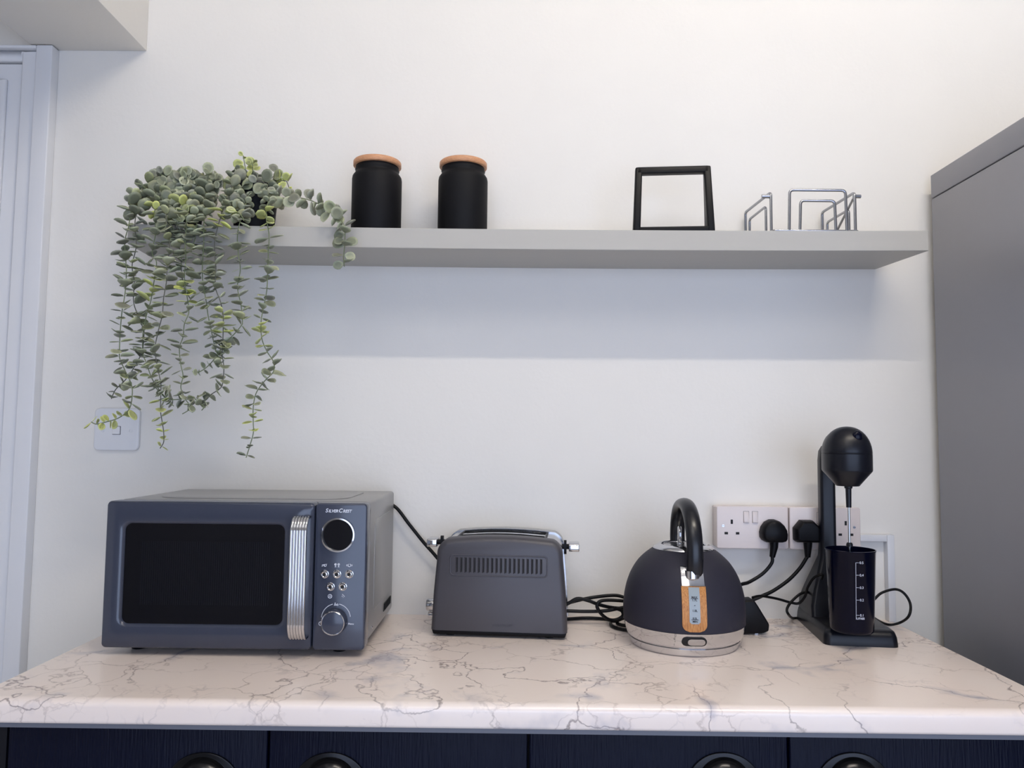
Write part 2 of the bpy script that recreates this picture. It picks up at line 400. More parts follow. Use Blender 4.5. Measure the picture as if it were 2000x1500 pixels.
for ci, (xa, xm, xb, h1, h2, lb) in enumerate(((sx[0], sx[1], sx[2], 396, 645, 'navy woodgrain base cabinet under the microwave and toaster, left of the pair'),
                                  (sx[2], sx[3], sx[4], 1415, 1668, 'navy woodgrain base cabinet under the kettle and drinks mixer, right of the pair'))):
    t = empty('base_cabinet', ((xa+xb)/2, 0, 0), 0, lb, 'cabinet', 'navy base cabinets under the worktop')
    ox = (xa+xb)/2
    bm = NB(); x0 = xa-(.018 if ci == 0 else -.0005)-ox; x1 = xb-ox-.0005
    box(bm, x0, x0+.016, DY+(.002 if ci == 0 else .022), -.002, .1, CT-TH-.0005); box(bm, x1-.016, x1, DY+.022, -.002, .1, CT-TH-.0005)
    box(bm, x0+.016, x1-.016, DY+.022, -.002, .1, .118); box(bm, x0+.016, x1-.016, -.012, -.002, .118, CT-TH-.0005)
    box(bm, x0+.016, x1-.016, DY+.03, DY+.11, CT-TH-.02, CT-TH-.0065)
    obj('carcass', bm, 'navy_plain', t)
    bm = NB(); box(bm, x0, x1, DY+.06, DY+.076, 0, .1); obj('plinth', bm, 'navy_plain', t)
    for (p, q, hu) in ((xa, xm, h1), (xm, xb, h2)):
        bm = NB(); box(bm, p-ox+.0016, q-ox-.0016, DY, DY+.019, .11, DZ)
        d = obj('door', bm, 'navy', t, bevel=0.002)
        hp = at(hu, 1503, DY-.004)
        cup_handle(d, hp.x-ox, hp.z-.024)

# ================================================================== tall silver unit at the right
f1 = at(1815, 343, -0.03); f2 = at(1843, 1255, -0.03); FX = (f1.x+f2.x)/2+.001
FT = f1.z; FS = at(1817, 388, -.03).z
t = empty('fridge_freezer', (FX+.3, -.33, 0), 0, 'tall silver-grey fridge freezer at the right end of the worktop', 'fridge')
def fb(bm, y0, y1, z0, z1, x0=0.0, x1=.6): return box(bm, x0-.3, x1-.3, y0+.33, y1+.33, z0, z1)
bm = NB(); fb(bm, -.62, -.03, .04, FS-.0015); obj('body', bm, 'fridge', t, bevel=0.003)
bm = NB(); fb(bm, -.62, -.03, FS, FT); obj('top_panel', bm, 'fridge', t, bevel=0.002)
bm = NB(); fb(bm, -.60, -.06, 0, .04, .02, .58); obj('plinth', bm, 'black', t)
for z0, z1 in ((.05, .70), (.71, FT)):
    bm = NB(); fb(bm, -.685, -.625, z0, z1); d = obj('door', bm, 'fridge', t, bevel=0.008)
    bm = NB(); zc = z1-.1 if z0 < .3 else z0+.25
    tube(bm, rounded([(-.24, -.685+.33, zc-.12), (-.24, -.725+.33, zc-.12), (-.24, -.725+.33, zc+.1), (-.24, -.685+.33, zc+.1)], .01), .007, 12); obj('handle', bm, 'steel', d)

# ================================================================== floating shelf
SY = -0.160
def sag(x): return -0.0045*max(0, 1-((x-.05)/.78)**2)
sfr = at(1813, 451, SY); sfl = at(250, 437.5, SY); sbr = at(1710, 525, 0); sbl = at(314, 512, 0)
STZ = (sfr.z+sfl.z)/2+.001; SBZ = at(1813, 489, SY).z
STH = STZ-SBZ
bm = NB(); n = 24; rowsA = []
for i in range(n+1):
    k = i/n; xf = sfl.x+(sfr.x-sfl.x)*k; xb = sbl.x+(sbr.x-sbl.x)*k; s = sag(xf)
    rowsA.append([bm.verts.new(p) for p in ((xf, SY, STZ+s), (xb, 0, STZ+s), (xb, 0, SBZ+s), (xf, SY, SBZ+s))])
for a, b in zip(rowsA, rowsA[1:]):
    for i in range(4): bm.faces.new((a[i], b[i], b[(i+1) % 4], a[(i+1) % 4]))
bm.faces.new(rowsA[0]); bm.faces.new(rowsA[-1][::-1])
sh = obj('wall_shelf', bm, 'shelf', bevel=0.0008, seg=1); tag(sh, 'long grey floating wall shelf holding plants, jars and wire rack', 'shelf')
def onshelf(x): return STZ+sag(x)

# ================================================================== jars
for u, v, lb in ((735, 446, 'matte black storage jar with bamboo lid beside the trailing plant, left of the two'), (903.5, 448, 'matte black storage jar with bamboo lid, right of the two, nearer the black frame')):
    yc = -0.088; c = at(u, 420, yc)
    t = empty('storage_jar', (c.x, yc, onshelf(c.x)), 0, lb, 'jar', 'black jars with bamboo lids')
    R = .0488
    bm = NB(); lathe(bm, [(0, 0), (R-.004, 0), (R-.001, .0015), (R, .004), (R, .114), (R-.001, .120), (R-.004, .1245), (R-.0062, .1275), (R-.0068, .131), (R-.0055, .134), (R-.0068, .137), (R-.0068, .1405), (R-.011, .1405), (R-.011, .02), (0, .02)], 72); obj('body', bm, 'black_matte', t, sharp=60)
    bm = NB(); lathe(bm, [(0, .1408), (R-.003, .1408), (R-.0018, .142), (R-.0018, .150), (R-.0035, .152), (0, .152)], 72); obj('lid', bm, 'bamboo', t, sharp=50, label='pale bamboo lid')

# ================================================================== black napkin frame
yf = -0.152
pl = at(1238, 452, yf); c = at(1317, 450, yf)
t = empty('napkin_holder', (c.x+.001, yf+.006, onshelf(c.x)), math.radians(-5.5), 'black square open napkin holder standing near the middle right of the shelf', 'napkin holder')
t.rotation_euler.z = math.radians(-5.5)
w0, w1, H, br = .0765, .0715, .134, .0135
D0 = .046; TD = .014
def nx(z): return w0+(w1-w0)*z/H
def nyf(z): return 0.0+ (D0-TD)*.5*z/H
def nyb(z): return D0-(D0-TD)*.5*z/H
for s in (-1, 1):
    bm = NB(); o = lambda z: s*nx(z); i_ = lambda z: s*(nx(z)-br)
    hexa(bm, [(o(0), nyf(0), 0), (i_(0), nyf(0), 0), (i_(0), nyb(0), 0), (o(0), nyb(0), 0), (o(H), nyf(H), H), (i_(H), nyf(H), H), (i_(H), nyb(H), H), (o(H), nyb(H), H)])
    obj('side_panel', bm, 'black', t, bevel=.003)
bm = NB(); z = H-br; hexa(bm, [(-nx(z)+.004, nyf(z), z), (nx(z)-.004, nyf(z), z), (nx(z)-.004, nyb(z), z), (-nx(z)+.004, nyb(z), z), (-nx(H)+.004, nyf(H), H), (nx(H)-.004, nyf(H), H), (nx(H)-.004, nyb(H), H), (-nx(H)+.004, nyb(H), H)]); obj('top_bar', bm, 'black', t, bevel=.002)
bm = NB(); box(bm, -w0+br-.002, w0-br+.002, 0.001, D0-.001, 0, .012); obj('base', bm, 'black', t, bevel=.002)

# ================================================================== chrome wire rack
nr = at(1507.5, 452, -.135); 
t = empty('wire_rack', (.56, -.08, onshelf(.56)), 0, 'chrome wire rack with three U-shaped frames at the right end of the shelf', 'rack')
def L(p): return (p[0]-.56, p[1]+.08, p[2]-onshelf(.56))
ZB = onshelf(.56)+.0029; yn, yfar = -.136, -.012
for (uN, uF, s) in ((1506, 1456, -1), (1670, 1606, 1)):
    xN = at(uN, 420, yn).x; xF = at(uF, 440, yfar).x
    zt = at(uN, 376, yn).z
    bm = NB(); tube(bm, rounded([L((xN, yn, ZB)), L((xN, yn, zt)), L((xF, yfar, zt-.002)), L((xF, yfar, ZB))], .008), .0028, 10)
    e = obj('end_frame', bm, 'wire', t)
    z2 = at(1671, 402, yn).z-.002 if s > 0 else at(1500, 401, yn+.01).z
    bm = NB(); tube(bm, rounded([L((xN-.004, yn+.018, ZB)), L((xN-.004, yn+.018, z2)), L((xF+.003, yfar-.018, z2)), L((xF+.003, yfar-.018, ZB))], .008), .0025, 10); obj('inner_wire', bm, 'wire', e)
    bm = NB(); pz = zt-.007; tube(bm, [L((xN-.0165*(1 if s < 0 else -.0)-(.0 if s < 0 else .002), yn+.002, pz)), L((xN+(.002 if s < 0 else .012), yn+.002, pz))], .0038, 12); obj('peg', bm, 'wire', e)
    if s > 0:
        bm = NB(); tube(bm, [L((xF+.002, yfar-.03, ZB)), L((xN, yn+.006, zt-.010))], .0024, 10); obj('strut', bm, 'wire', e)
    bm = NB(); tube(bm, [L((xN, yn, ZB)), L((xF, yfar, ZB))], .0020, 10); obj('foot_wire', bm, 'wire', e)
for (ua, ub, vt, yy, nm) in ((1543, 1652, 371.5, -.149, 'front_frame'), (1564, 1630.5, 392, -.145, 'inner_frame')):
    xa, xb = at(ua, 420, yy).x, at(ub, 420, yy).x; zt = at((ua+ub)/2, vt, yy).z
    bm = NB(); tube(bm, rounded([L((xa-.002, yy, ZB)), L((xa, yy, zt)), L((xb, yy, zt)), L((xb+.0015, yy, ZB))], .008), .0028, 10); obj(nm, bm, 'wire', t)
bm = NB()
x0 = at(1506, 420, yn).x; x1 = at(1670, 420, yn).x
tube(bm, rounded([L((x0, -.05, ZB)), L((x0, -.149, ZB)), L((x1, -.149, ZB)), L((x1, -.05, ZB)), L((x0+.001, -.05, ZB))], .006), .0024, 10); obj('base_wire', bm, 'wire', t)

# ================================================================== microwave
MY = -0.314
mc0 = at(198, 1200, MY); mc1 = at(712, 1200, MY)
mx0, mx1 = mc0.x, mc1.x
mz0 = CT+.012; mz1 = at(460, 980, MY).z
ox, oy, oz = (mx0+mx1)/2, MY, CT
mw = empty('microwave', (ox, oy, oz), 0, 'slate-grey retro microwave oven with chrome ribbed handle at the left of the worktop', 'microwave')
def m3(u, v, d=0): p = at(u, v, MY+d); return (p.x-ox, p.z-oz)
X0, X1, Z0, Z1 = mx0-ox, mx1-ox, mz0-oz, mz1-oz
MD = .288
bm = NB()
poly = rrect(X0+.006, X1-.002, Z0+.004, Z1-.0005, .006, 4)
ext(bm, poly, .034, MD); obj('casing', bm, 'slate_case_lit', mw, bevel=.001, seg=2, bang=60)
bm = NB(); pr = rrect(X0+.045, X1-.05, .06, MD-.02, .05, 10); ext(bm, pr, Z1-.001, Z1+.0012, 'xy'); obj('top_emboss', bm, 'slate_case_lit', mw, bevel=.0008, seg=2)
bm = NB(); ext(bm, rrect(.085, MD-.03, Z0+.045, Z1-.035, .012, 5), X1-.003, X1-.0008, 'yz'); obj('side_emboss', bm, 'slate_case_lit', mw, bevel=.0008, seg=2)
bm = NB()
for i in range(9): y = MD-.022-i*.009; tube(bm, [(X1-.0018, y, Z0+.020), (X1-.0018, y+.004, Z0+.034)], .0011, 6)
obj('side_vent', bm, 'dark', mw)
bm = NB(); lathe(bm, [(0, 0), (.003, 0), (.003, .001), (.0015, .002), (0, .002)], 16, axis='x', o=(X1-.0018, .075, Z0+.02)); obj('screw', bm, 'chrome', mw)
for fx, fy in ((X0+.04, .05), (X1-.05, .05), (X0+.04, MD-.04), (X1-.05, MD-.04)):
    bm = NB(); lathe(bm, [(0, 0), (.011, 0), (.013, .004), (.013, Z0+.006), (0, Z0+.006)], 24, c=(fx, fy)); obj('foot', bm, 'black', mw)
# control panel
psp = m3(611.5, 1120)[0]
bm = NB(); ext(bm, rrect(psp+.0008, X1, Z0, Z1-.001, .007, 5), .002, .036); cp = obj('control_panel', bm, 'slate', mw, bevel=.003, bang=60)
# door with window opening
wa = m3(240, 1026); wb = m3(553, 1026); wc = m3(238, 1219)
wx0, wx1, wz1, wz0 = m3(239, 1120)[0], m3(551, 1120)[0], m3(396, 1025)[1], m3(396, 1220)[1]
bm = NB(); ox0, ox1 = X0, psp-.0008
N_ = 8
out = rrect(ox0, ox1, Z0, Z1-.001, .007, N_); inn = rrect(wx0, wx1, wz0, wz1, .011, N_); inn2 = rrect(wx0-.006, wx1+.006, wz0-.006, wz1+.006, .015, N_)
def loop(pts, y): return [bm.verts.new((p[0], y, p[1])) for p in pts]
o3 = rrect(ox0+.004, ox1-.0015, Z0+.004, Z1-.005, .006, N_)
Ls = [loop(out, .034), loop(out, .005), loop(rrect(ox0+.0012, ox1-.0005, Z0+.0012, Z1-.0022, .0065, N_), .002), loop(o3, 0), loop(inn2, 0), loop(rrect(wx0-.002, wx1+.002, wz0-.002, wz1+.002, .012, N_), .002), loop(inn, .008), loop(inn, .02)]
for a, b in zip(Ls, Ls[1:]):
    for i in range(len(a)): j = (i+1) % len(a); bm.faces.new((a[i], a[j], b[j], b[i]))
for i in range(len(Ls[0])): j = (i+1) % len(Ls[0]); bm.faces.new((Ls[-1][i], Ls[-1][j], Ls[0][j], Ls[0][i]))
dr = obj('door', bm, 'slate', mw, sharp=60)
bm = NB(); ext(bm, rrect(wx0-.001, wx1+.001, wz0-.001, wz1+.001, .011, N_), .006, .012); gl = obj('window_glass', bm, 'black_glass', dr)
sa = m3(273, 1058); sb = m3(520, 1185)
bm = NB()
xx = sa[0]
while xx < sb[0]: box(bm, xx, xx+.0018, .0056, .0062, sb[1], sa[1]); xx += .0036
obj('mesh_screen', bm, 'mesh_glass', gl)
# ribbed chrome handle
bm = NB(); ht = m3(585, 1008, -.03); hb = m3(575, 1257, -.03); hx = (ht[0]+hb[0])/2
for i in range(6):
    x = hx+(i-2.5)*.0045
    tube(bm, rounded([(x, .001, ht[1]-.004), (x, -.018, ht[1]-.003), (x, -.030, ht[1]-.02), (x, -.030, hb[1]+.02), (x, -.018, hb[1]+.003), (x, .001, hb[1]+.004)], .012, 5), .00255, 10)
obj('handle', bm, 'chrome', dr, label='ribbed chrome door handle')
# display
c = m3(660.5, 1044.5)
bm = NB(); lathe(bm, [(.0275, -.0045), (.0252, -.0050), (.0242, -.0035), (.0242, .004), (.0275, .004), (.0275, -.0045)], 64, axis='y', o=(c[0], 0, c[1]))
ds = obj('display_ring', bm, 'chrome', cp, label='round chrome ring around the display')
bm = NB(); lathe(bm, [(0, -.0022), (.0243, -.0022), (.0243, .003), (0, .003)], 64, axis='y', o=(c[0], 0, c[1])); obj('display', bm, 'black_glass', ds)
for u, v in ((633.6, 1121.5), (657.6, 1121.5), (681.8, 1121.5), (645, 1146), (669, 1146)):
    c = m3(u, v); bm = NB(); lathe(bm, [(.0068, .0022), (.0068, .0012), (.0058, .0008)], 32, axis='y', o=(c[0], 0, c[1]))
    lathe(bm, [(0, -.0030), (.0026, -.0034), (.0042, -.0046), (.0052, -.0042), (.0056, -.0025), (.0056, .003), (0, .003)], 32, axis='y', o=(c[0], 0, c[1])); b = obj('button', bm, 'chrome', cp, label='small round chrome push button')
    bm = NB(); lathe(bm, [(0, -.0039), (.0024, -.0039), (.003, -.003), (0, -.003)], 24, axis='y', o=(c[0], 0, c[1])); obj('button_cap', bm, 'dark', b)
c = m3(654, 1213)
bm = NB(); lathe(bm, [(0, -.016), (.0165, -.016), (.0185, -.0155), (.0195, -.014), (.0205, .002), (0, .002)], 64, axis='y', o=(c[0], 0, c[1])); kn = obj('knob', bm, 'slate', cp)
bm = NB(); lathe(bm, [(.0172, -.0163), (.0180, -.0172), (.0190, -.0163), (.0190, -.0150), (.0172, -.015), (.0172, -.0163)], 64, axis='y', o=(c[0], 0, c[1])); obj('knob_ring', bm, 'chrome', kn)
YP = .0014
pr = []
tc = m3(662, 1001)
def adv(me): return max(v.co.x for v in me.vertices)
x = tc[0]-.0225
for ch, sz in (('S', .0088), ('ILVER', .0066), ('C', .0088), ('REST', .0066)):
    me = tmesh(ch, sz, (x, YP, tc[1]), align='LEFT', shear=.22, bold=.00020, space=1.0); pr.append(me); x = adv(me)+.0002
k = .044/(x-(tc[0]-.0225))
for me in pr:
    for v in me.vertices: v.co.x = tc[0]-.0225+(v.co.x-(tc[0]-.0225))*k
merge_text('brand_lettering', pr, 'print', cp)
pr = [tmesh('Menu', .0042, (m3(685, 1220)[0], YP, m3(685, 1220.5)[1]), align='CENTER', bold=.00008)]
o = merge_text('menu_lettering', pr, 'print', cp)
_sym = []
bm = NB()
def arc(cx, cz, r, a0, a1, w=.0006, k=24): tube(bm, [(cx+r*math.cos(math.radians(a0+(a1-a0)*i/k)), YP, cz+r*math.sin(math.radians(a0+(a1-a0)*i/k))) for i in range(k+1)], w, 5)
def seg(*pts, w=.0006): tube(bm, [(p[0], YP, p[1]) for p in pts], w, 5)
kc = m3(655, 1211)
arc(kc[0]+.0005, kc[1]+.002, .0235, 8, 78)
obj('dial_arc', bm, 'print', cp); bm = NB(); arc(kc[0]+.0005, kc[1]+.002, .0235, 104, 176)
obj('dial_arc', bm, 'print', cp); bm = NB()
q = m3(626, 1218.5); arc(q[0], q[1], .0030, 0, 360); seg((q[0], q[1]+.0016), q, (q[0]+.0011, q[1]+.0006))
obj('clock_symbol', bm, 'print', cp); bm = NB()
q = m3(655.5, 1181); seg((q[0]-.0022, q[1]-.0018), (q[0]-.0012, q[1]+.003), (q[0], q[1]-.0018), w=.0009); arc(q[0]+.0026, q[1]-.0004, .0012, 0, 360, .0006)
obj('weight_symbol', bm, 'print', cp); bm = NB()
q = m3(633, 1104.5); arc(q[0]+.0015, q[1], .0016, 60, 400); seg((q[0]-.0035, q[1]-.002), (q[0]-.003, q[1]+.0012), (q[0]-.0018, q[1]+.0005)); seg((q[0]-.0012, q[1]+.0018), (q[0]-.0004, q[1]-.0016)); seg((q[0]+.003, q[1]+.0015), (q[0]+.0042, q[1]+.002))
obj('power_symbol', bm, 'print', cp); bm = NB()
q = m3(658, 1104)
for s in (-1, 1): arc(q[0]+s*.0026, q[1]+.0010, .0012, 0, 360, .0009, 12); seg((q[0]+s*.0026, q[1]), (q[0]+s*.0026, q[1]-.0028), w=.0005); seg((q[0]+s*.0026-.0013, q[1]-.0028), (q[0]+s*.0026+.0013, q[1]-.0028))
obj('defrost_symbol', bm, 'print', cp); bm = NB()
q = m3(682, 1104.5); arc(q[0], q[1], .0022, 110, 430); seg((q[0]-.0048, q[1]), (q[0]-.0036, q[1]+.0014)); seg((q[0]-.0048, q[1]), (q[0]-.0036, q[1]-.0014)); seg((q[0]+.0048, q[1]), (q[0]+.0036, q[1]+.0014)); seg((q[0]+.0048, q[1]), (q[0]+.0036, q[1]-.0014))
obj('speed_symbol', bm, 'print', cp); bm = NB()
q = m3(644, 1165); arc(q[0], q[1], .0030, 0, 360); seg((q[0]-.0015, q[1]-.0016), (q[0], q[1]+.0016), (q[0]+.0015, q[1]-.0016))
obj('stop_symbol', bm, 'print', cp); bm = NB()
q = m3(668, 1165); d_ = .0036; seg((q[0], q[1]+d_), (q[0]+d_, q[1]), (q[0], q[1]-d_), (q[0]-d_, q[1]), (q[0], q[1]+d_)); seg((q[0], q[1]-.001), (q[0], q[1]+.0012))
obj('start_symbol', bm, 'print', cp); bm = NB()
# its cable, running down behind the toaster
def W2(parent_o, pts): return [(p[0]-parent_o.location.x, p[1]-parent_o.location.y, p[2]-parent_o.location.z) for p in pts]
def cable(parent, pts, r=.0032, name='power_cord', k=8):
    P = catmull(pts, k); I = Matrix.Rotation(-parent.rotation_euler.z, 3, 'Z')
    P = [I @ (p-parent.location) for p in P]
    bm = NB(); tube(bm, P, r, 10); return obj(name, bm, 'rubber', parent)
cable(mw, [(mx1-.03, -.02, at(760, 980, -.02).z), at(772, 990, -.018), at(800, 1025, -.018), at(828, 1060, -.018), at(850, 1085, -.018), at(868, 1110, -.016), at(885, 1160, -.014), (at(895, 1190, -.01).x, -.012, CT+.012), (at(925, 1190, -.01).x, -.014, CT+.0036), (at(960, 1190, -.01).x, -.014, CT+.0036)], .0034)

# ================================================================== toaster
tb = atz(973, 1249, CT)
TY = tb.y+.004
t = empty('toaster', (tb.x, TY, CT), math.radians(-4.5), 'dark grey two-slice toaster with chrome top between microwave and kettle', 'toaster')
HW, TH_ = .1225, .186
def tout(ins=0.0, n=8):
    pts = [(HW-ins, .012), (HW-.0035-ins, .08), (HW-.0085-ins, .138)]
    # right shoulder
    c = (HW-.036, .146); R_ = .029-ins
    for i in range(n+1):
        a = math.radians(8+62*i/n); pts.append((c[0]+(R_-.0015)*math.cos(a), c[1]+R_*math.sin(a)))
    xs = pts[-1][0]; zs = pts[-1][1]
    top = [(xs*(1-2*i/12), zs+.0058*(1-(1-2*i/12)**2)) for i in range(1, 12)]
    left = [(-p[0], p[1]) for p in pts[::-1]]
    return pts+top+left
bm = NB()
TDP = .175
def sh_(y0, y1, front):
    a, b, c_ = tout(0), tout(0.004), tout(.010)
    ys = (y1, y0+.008, y0+.002, y0) if front else (y0, y1-.008, y1-.002, y1)
    loops = []
    for pts, y in zip((a, a, b, c_), ys): loops.append([bm.verts.new((p[0], y, p[1])) for p in pts])
    for p, q in zip(loops, loops[1:]):
        for i in range(len(p)): j = (i+1) % len(p); bm.faces.new((p[i], p[j], q[j], q[i]))
    bm.faces.new(loops[0]); bm.faces.new(loops[-1])
sh_(0, .040, True); obj('front_shell', bm, 'toaster', t, sharp=45)
bm = NB(); sh_(TDP-.040, TDP, False); obj('rear_shell', bm, 'steel', t, sharp=45)
bm = NB()
ci = tout(.0025)
def notch(pts):
    o_ = []; hw = .079; 
    inside = [p for p in pts if abs(p[0]) < hw and p[1] > .1]
    i0 = pts.index(inside[0]); i1 = pts.index(inside[-1])
    def zt(x): # top height near
        best = min(pts, key=lambda p: abs(p[0]-x)+(0 if p[1] > .1 else 9)); return best[1]
    return pts[:i0]+[(hw, zt(hw)), (hw, .09), (-hw, .09), (-hw, zt(-hw))]+pts[i1+1:]
for a, b, s in ((.0395, .052, 0), (.052, .078, 1), (.078, .097, 0), (.097, .123, 1), (.123, TDP-.0395, 0)):
    ext(bm, notch(ci) if s else ci, a, b)
ct = obj('chrome_top', bm, 'steel', t, sharp=35)
bm = NB()
for a, b in ((.0522, .0778), (.0972, .1228)):
    WP = [(x_, max(p[1] for p in tout(.0025) if abs(p[0]) < .03)-.0058*(x_/.0965)**2-.0002) for x_ in [-.0788+.1576*i_/10 for i_ in range(11)]]+[(.0788, .091), (-.0788, .091)]; ext(bm, WP, a, a+.001); ext(bm, WP, b-.001, b); box(bm, -.0788, .0788, a, b, .0905, .092); box(bm, -.0788, -.0778, a, b, .092, .166); box(bm, .0778, .0788, a, b, .092, .166)
obj('slot_shade', bm, 'dark', ct)  # dark sheets paint the shade inside the bread slots
bm = NB()
_t = tout(.0025); _xs = max(p[0] for p in _t if p[1] > .165); _zs = [p for p in _t if abs(p[0]-_xs) < 1e-6 and p[1] > .165][0][1]
def ztop(x): return max(p[1] for p in _t if abs(p[0]) < .03)-.0058*(x/.0965)**2
rr = rrect(-.0840, .0840, .0450, .1300, .006, 4); ri = rrect(-.0800, .0800, .0485, .1265, .005, 4)
for x_, y_ in ((0, 0),):
    def cut(p): 
        return p
def dens(P):
    o_ = []
    for a, b in zip(P, P[1:]+P[:1]):
        n_ = max(1, int(abs(b[0]-a[0])/.02)); o_ += [(a[0]+(b[0]-a[0])*i/n_, a[1]+(b[1]-a[1])*i/n_) for i in range(n_)]
    return o_
ring(bm, dens(rr), dens(ri), 0, 1, 'xy')
for v in bm.verts: v.co.z = ztop(v.co.x)+.0014 if v.co.z > .5 else .150
obj('slot_surround', bm, 'black', ct)
bm = NB()
for a, b in ((.0785, .0965),): 
    P = [(x, ztop(x)+.0002) for x in [-.073+.146*i/10 for i in range(11)]]+[(.073, .16), (-.073, .16)]; ext(bm, P, a, b)
obj('slot_bar', bm, 'chrome', ct, bevel=.0008, seg=2)
bm = NB(); ext(bm, [(-HW+.004, .004), (HW-.004, .004), (HW-.001, .0125), (-HW+.001, .0125)], .004, TDP-.004); obj('base', bm, 'black', t, bevel=.002)
for fx in (-.09, .09):
    for fy in (.025, TDP-.025):
        bm = NB(); lathe(bm, [(0, 0), (.009, 0), (.009, .005), (0, .005)], 20, c=(fx, fy)); obj('foot', bm, 'black', t)
# vent grille on the front
bm = NB()
o_, i_ = rrect(-.0895, .0875, .109, .1475, .007, 5), rrect(-.0872, .0852, .1113, .1452, .006, 5)
ring(bm, o_, i_, -.0012, .001); vp = obj('vent_panel', bm, 'toaster', t, bevel=.0009, seg=2)
bm = NB(); bs = NB()
for i in range(20):
    x = -.0775+i*.0080
    box(bs, x+.0012, x+.0030, -.0004, .001, .1165, .1415)
    hexa(bm, [(x-.0016, .0005, .1145), (x+.0012, -.0022, .1160), (x+.0012, .0005, .1160), (x-.0016, .001, .1145), (x-.0016, .0005, .1425), (x+.0012, -.0022, .1415), (x+.0012, .0005, .1415), (x-.0016, .001, .1425)])
obj('louvre', bm, 'toaster', vp); obj('vent_slit', bs, 'dark', vp)
text('embossed_lettering', 'SILVERCREST', .0062, 'toaster', t, (.008, -.0002, .0215), depth=.0004, space=1.05)
# levers and browning knob
def lever(side, z, yv):
    s = side
    bm = NB(); xw0 = s*(HW-.012)
    lathe(bm, [(0, 0), (.005, 0), (.005, .016), (0, .016)], 20, axis='x', o=(min(xw0, xw0+s*.016), yv, z))
    st = obj('lever', bm, 'black', t)
    bm = NB(); xs = sorted((s*(HW+.0015), s*(HW+.021))); ext(bm, rrect(yv-.018, yv+.018, z-.0075, z+.0075, .004, 4), xs[0], xs[1], 'yz'); obj('lever_grip', bm, 'chrome', st, bevel=.0015)
    bm = NB(); xs = sorted((s*(HW-.008), s*(HW-.003))); ext(bm, rrect(yv-.006, yv+.006, z-.014, z+.012, .004, 4), xs[0], xs[1], 'yz'); obj('lever_guide', bm, 'black', st)
lever(-1, .1585, .075); lever(1, .1535, .085)
for z, r_ in ((.050, .011), (.032, .006)):
    bm = NB(); lathe(bm, [(0, 0), (r_*.9, 0), (r_, .002), (r_, .016), (0, .016)], 28, axis='x', o=(-HW-.013 if r_ > .01 else -HW-.010, .030, z)); obj('knob', bm, 'chrome', t)

# ================================================================== kettle
KY = -0.191; kx = at(1335, 1170, KY).x
def KR(z):   # radius of the body at height z above the worktop
    T = [(.0, .093), (.0135, .0975), (.015, .0985), (.027, .1030), (.040, .1052), (.055, .1062), (.0685, .1058), (.085, .1040), (.102, .1002), (.118, .0945), (.1305, .0880), (.143, .0795), (.155, .0672), (.163, .0562), (.167, .0505)]
    for (a, ra), (b, rb) in zip(T, T[1:]):
        if z <= b: 
            t_ = (z-a)/(b-a); return ra+(rb-ra)*t_
    return T[-1][1]
def KRs(z): return (KR(z-.004)+2*KR(z)+KR(z+.004))/4
pb = empty('kettle_power_base', (kx, KY, CT), 0, 'round chrome-edged power base under the charcoal kettle', 'kettle base')
bm = NB(); lathe(bm, [(0, 0), (.088, 0), (.0925, .001), (.094, .004), (.0962, .0125), (.095, .0132), (0, .0132)], 96); obj('base_plate', bm, 'chrome', pb, sharp=60)
K = empty('kettle', (kx, KY, CT+.0134), math.radians(-2.6), 'charcoal dome kettle with black arched handle and wood-framed water gauge', 'kettle')
Z = lambda z: z-.0134
bm = NB(); lathe(bm, [(0, 0), (.0945, 0), (.0955, .001), (.0955, .0022), (.0978, .0026)]+[(KRs(z/1000)-.0004, Z(z/1000)) for z in range(17, 40, 3)]+[(KRs(.0395), Z(.0395)), (.09, Z(.0398))], 96); band = obj('base_band', bm, 'chrome', K, sharp=50, label='polished chrome band round the foot')
bm = NB(); lathe(bm, [(.09, Z(.0398)), (KRs(.0398)-.0005, Z(.0398)), (KRs(.0405)+.0006, Z(.0405))]+[(KRs(z/1000), Z(z/1000)) for z in range(44, 163, 4)]+[(.0555, Z(.1635)), (.053, Z(.165)), (.05, Z(.165))], 96); obj('body', bm, 'kettle', K, sharp=60)
bm = NB(); lathe(bm, [(.048, Z(.1640)), (.0535, Z(.1652)), (.0527, Z(.1675)), (.048, Z(.1705)), (.042, Z(.1735)), (.0385, Z(.1722)), (.0375, Z(.1705)), (.0370, Z(.164)), (.048, Z(.1640))], 96); obj('collar', bm, 'chrome', K, sharp=50)
bm = NB(); lathe(bm, [(0, Z(.166)), (.0364, Z(.166)), (.0364, Z(.1690)), (.033, Z(.1712)), (.028, Z(.1700)), (.016, Z(.1725)), (0, Z(.174))], 64); lid = obj('lid', bm, 'steel', K, sharp=50)
bm = NB(); pts = [(.010*math.cos(a)*1.0, .1880+.0160*math.sin(a)) for a in [2*math.pi*i/28 for i in range(28)]]
ext(bm, [(p[0], Z(p[1])) for p in pts], -.0032, .0032, 'yz'); [v.co.__setattr__('x', v.co.x-.0065) for v in bm.verts]; lk = obj('lid_knob', bm, 'chrome', lid, bevel=.0025, seg=3)
bm = NB(); lathe(bm, [(0, Z(.172)), (.005, Z(.172)), (.004, Z(.178)), (0, Z(.178))], 20, c=(-.0065, 0)); obj('knob_stem', bm, 'chrome', lk)
# arched handle
hp = [(-.0865, .1365), (-.0900, .158), (-.0885, .182), (-.0790, .208), (-.060, .2285), (-.032, .2415), (-.002, .2435), (.026, .2370), (.046, .222), (.0575, .202), (.061, .182), (.060, .168)]
bm = NB(); tube(bm, catmull([(0.0040-.03*(y+.0865), y, Z(z)) for y, z in hp], 6), .0105, 20, r2=.0138, ref=(0, 1, 0)); obj('handle', bm, 'handle_black', K, sharp=60)
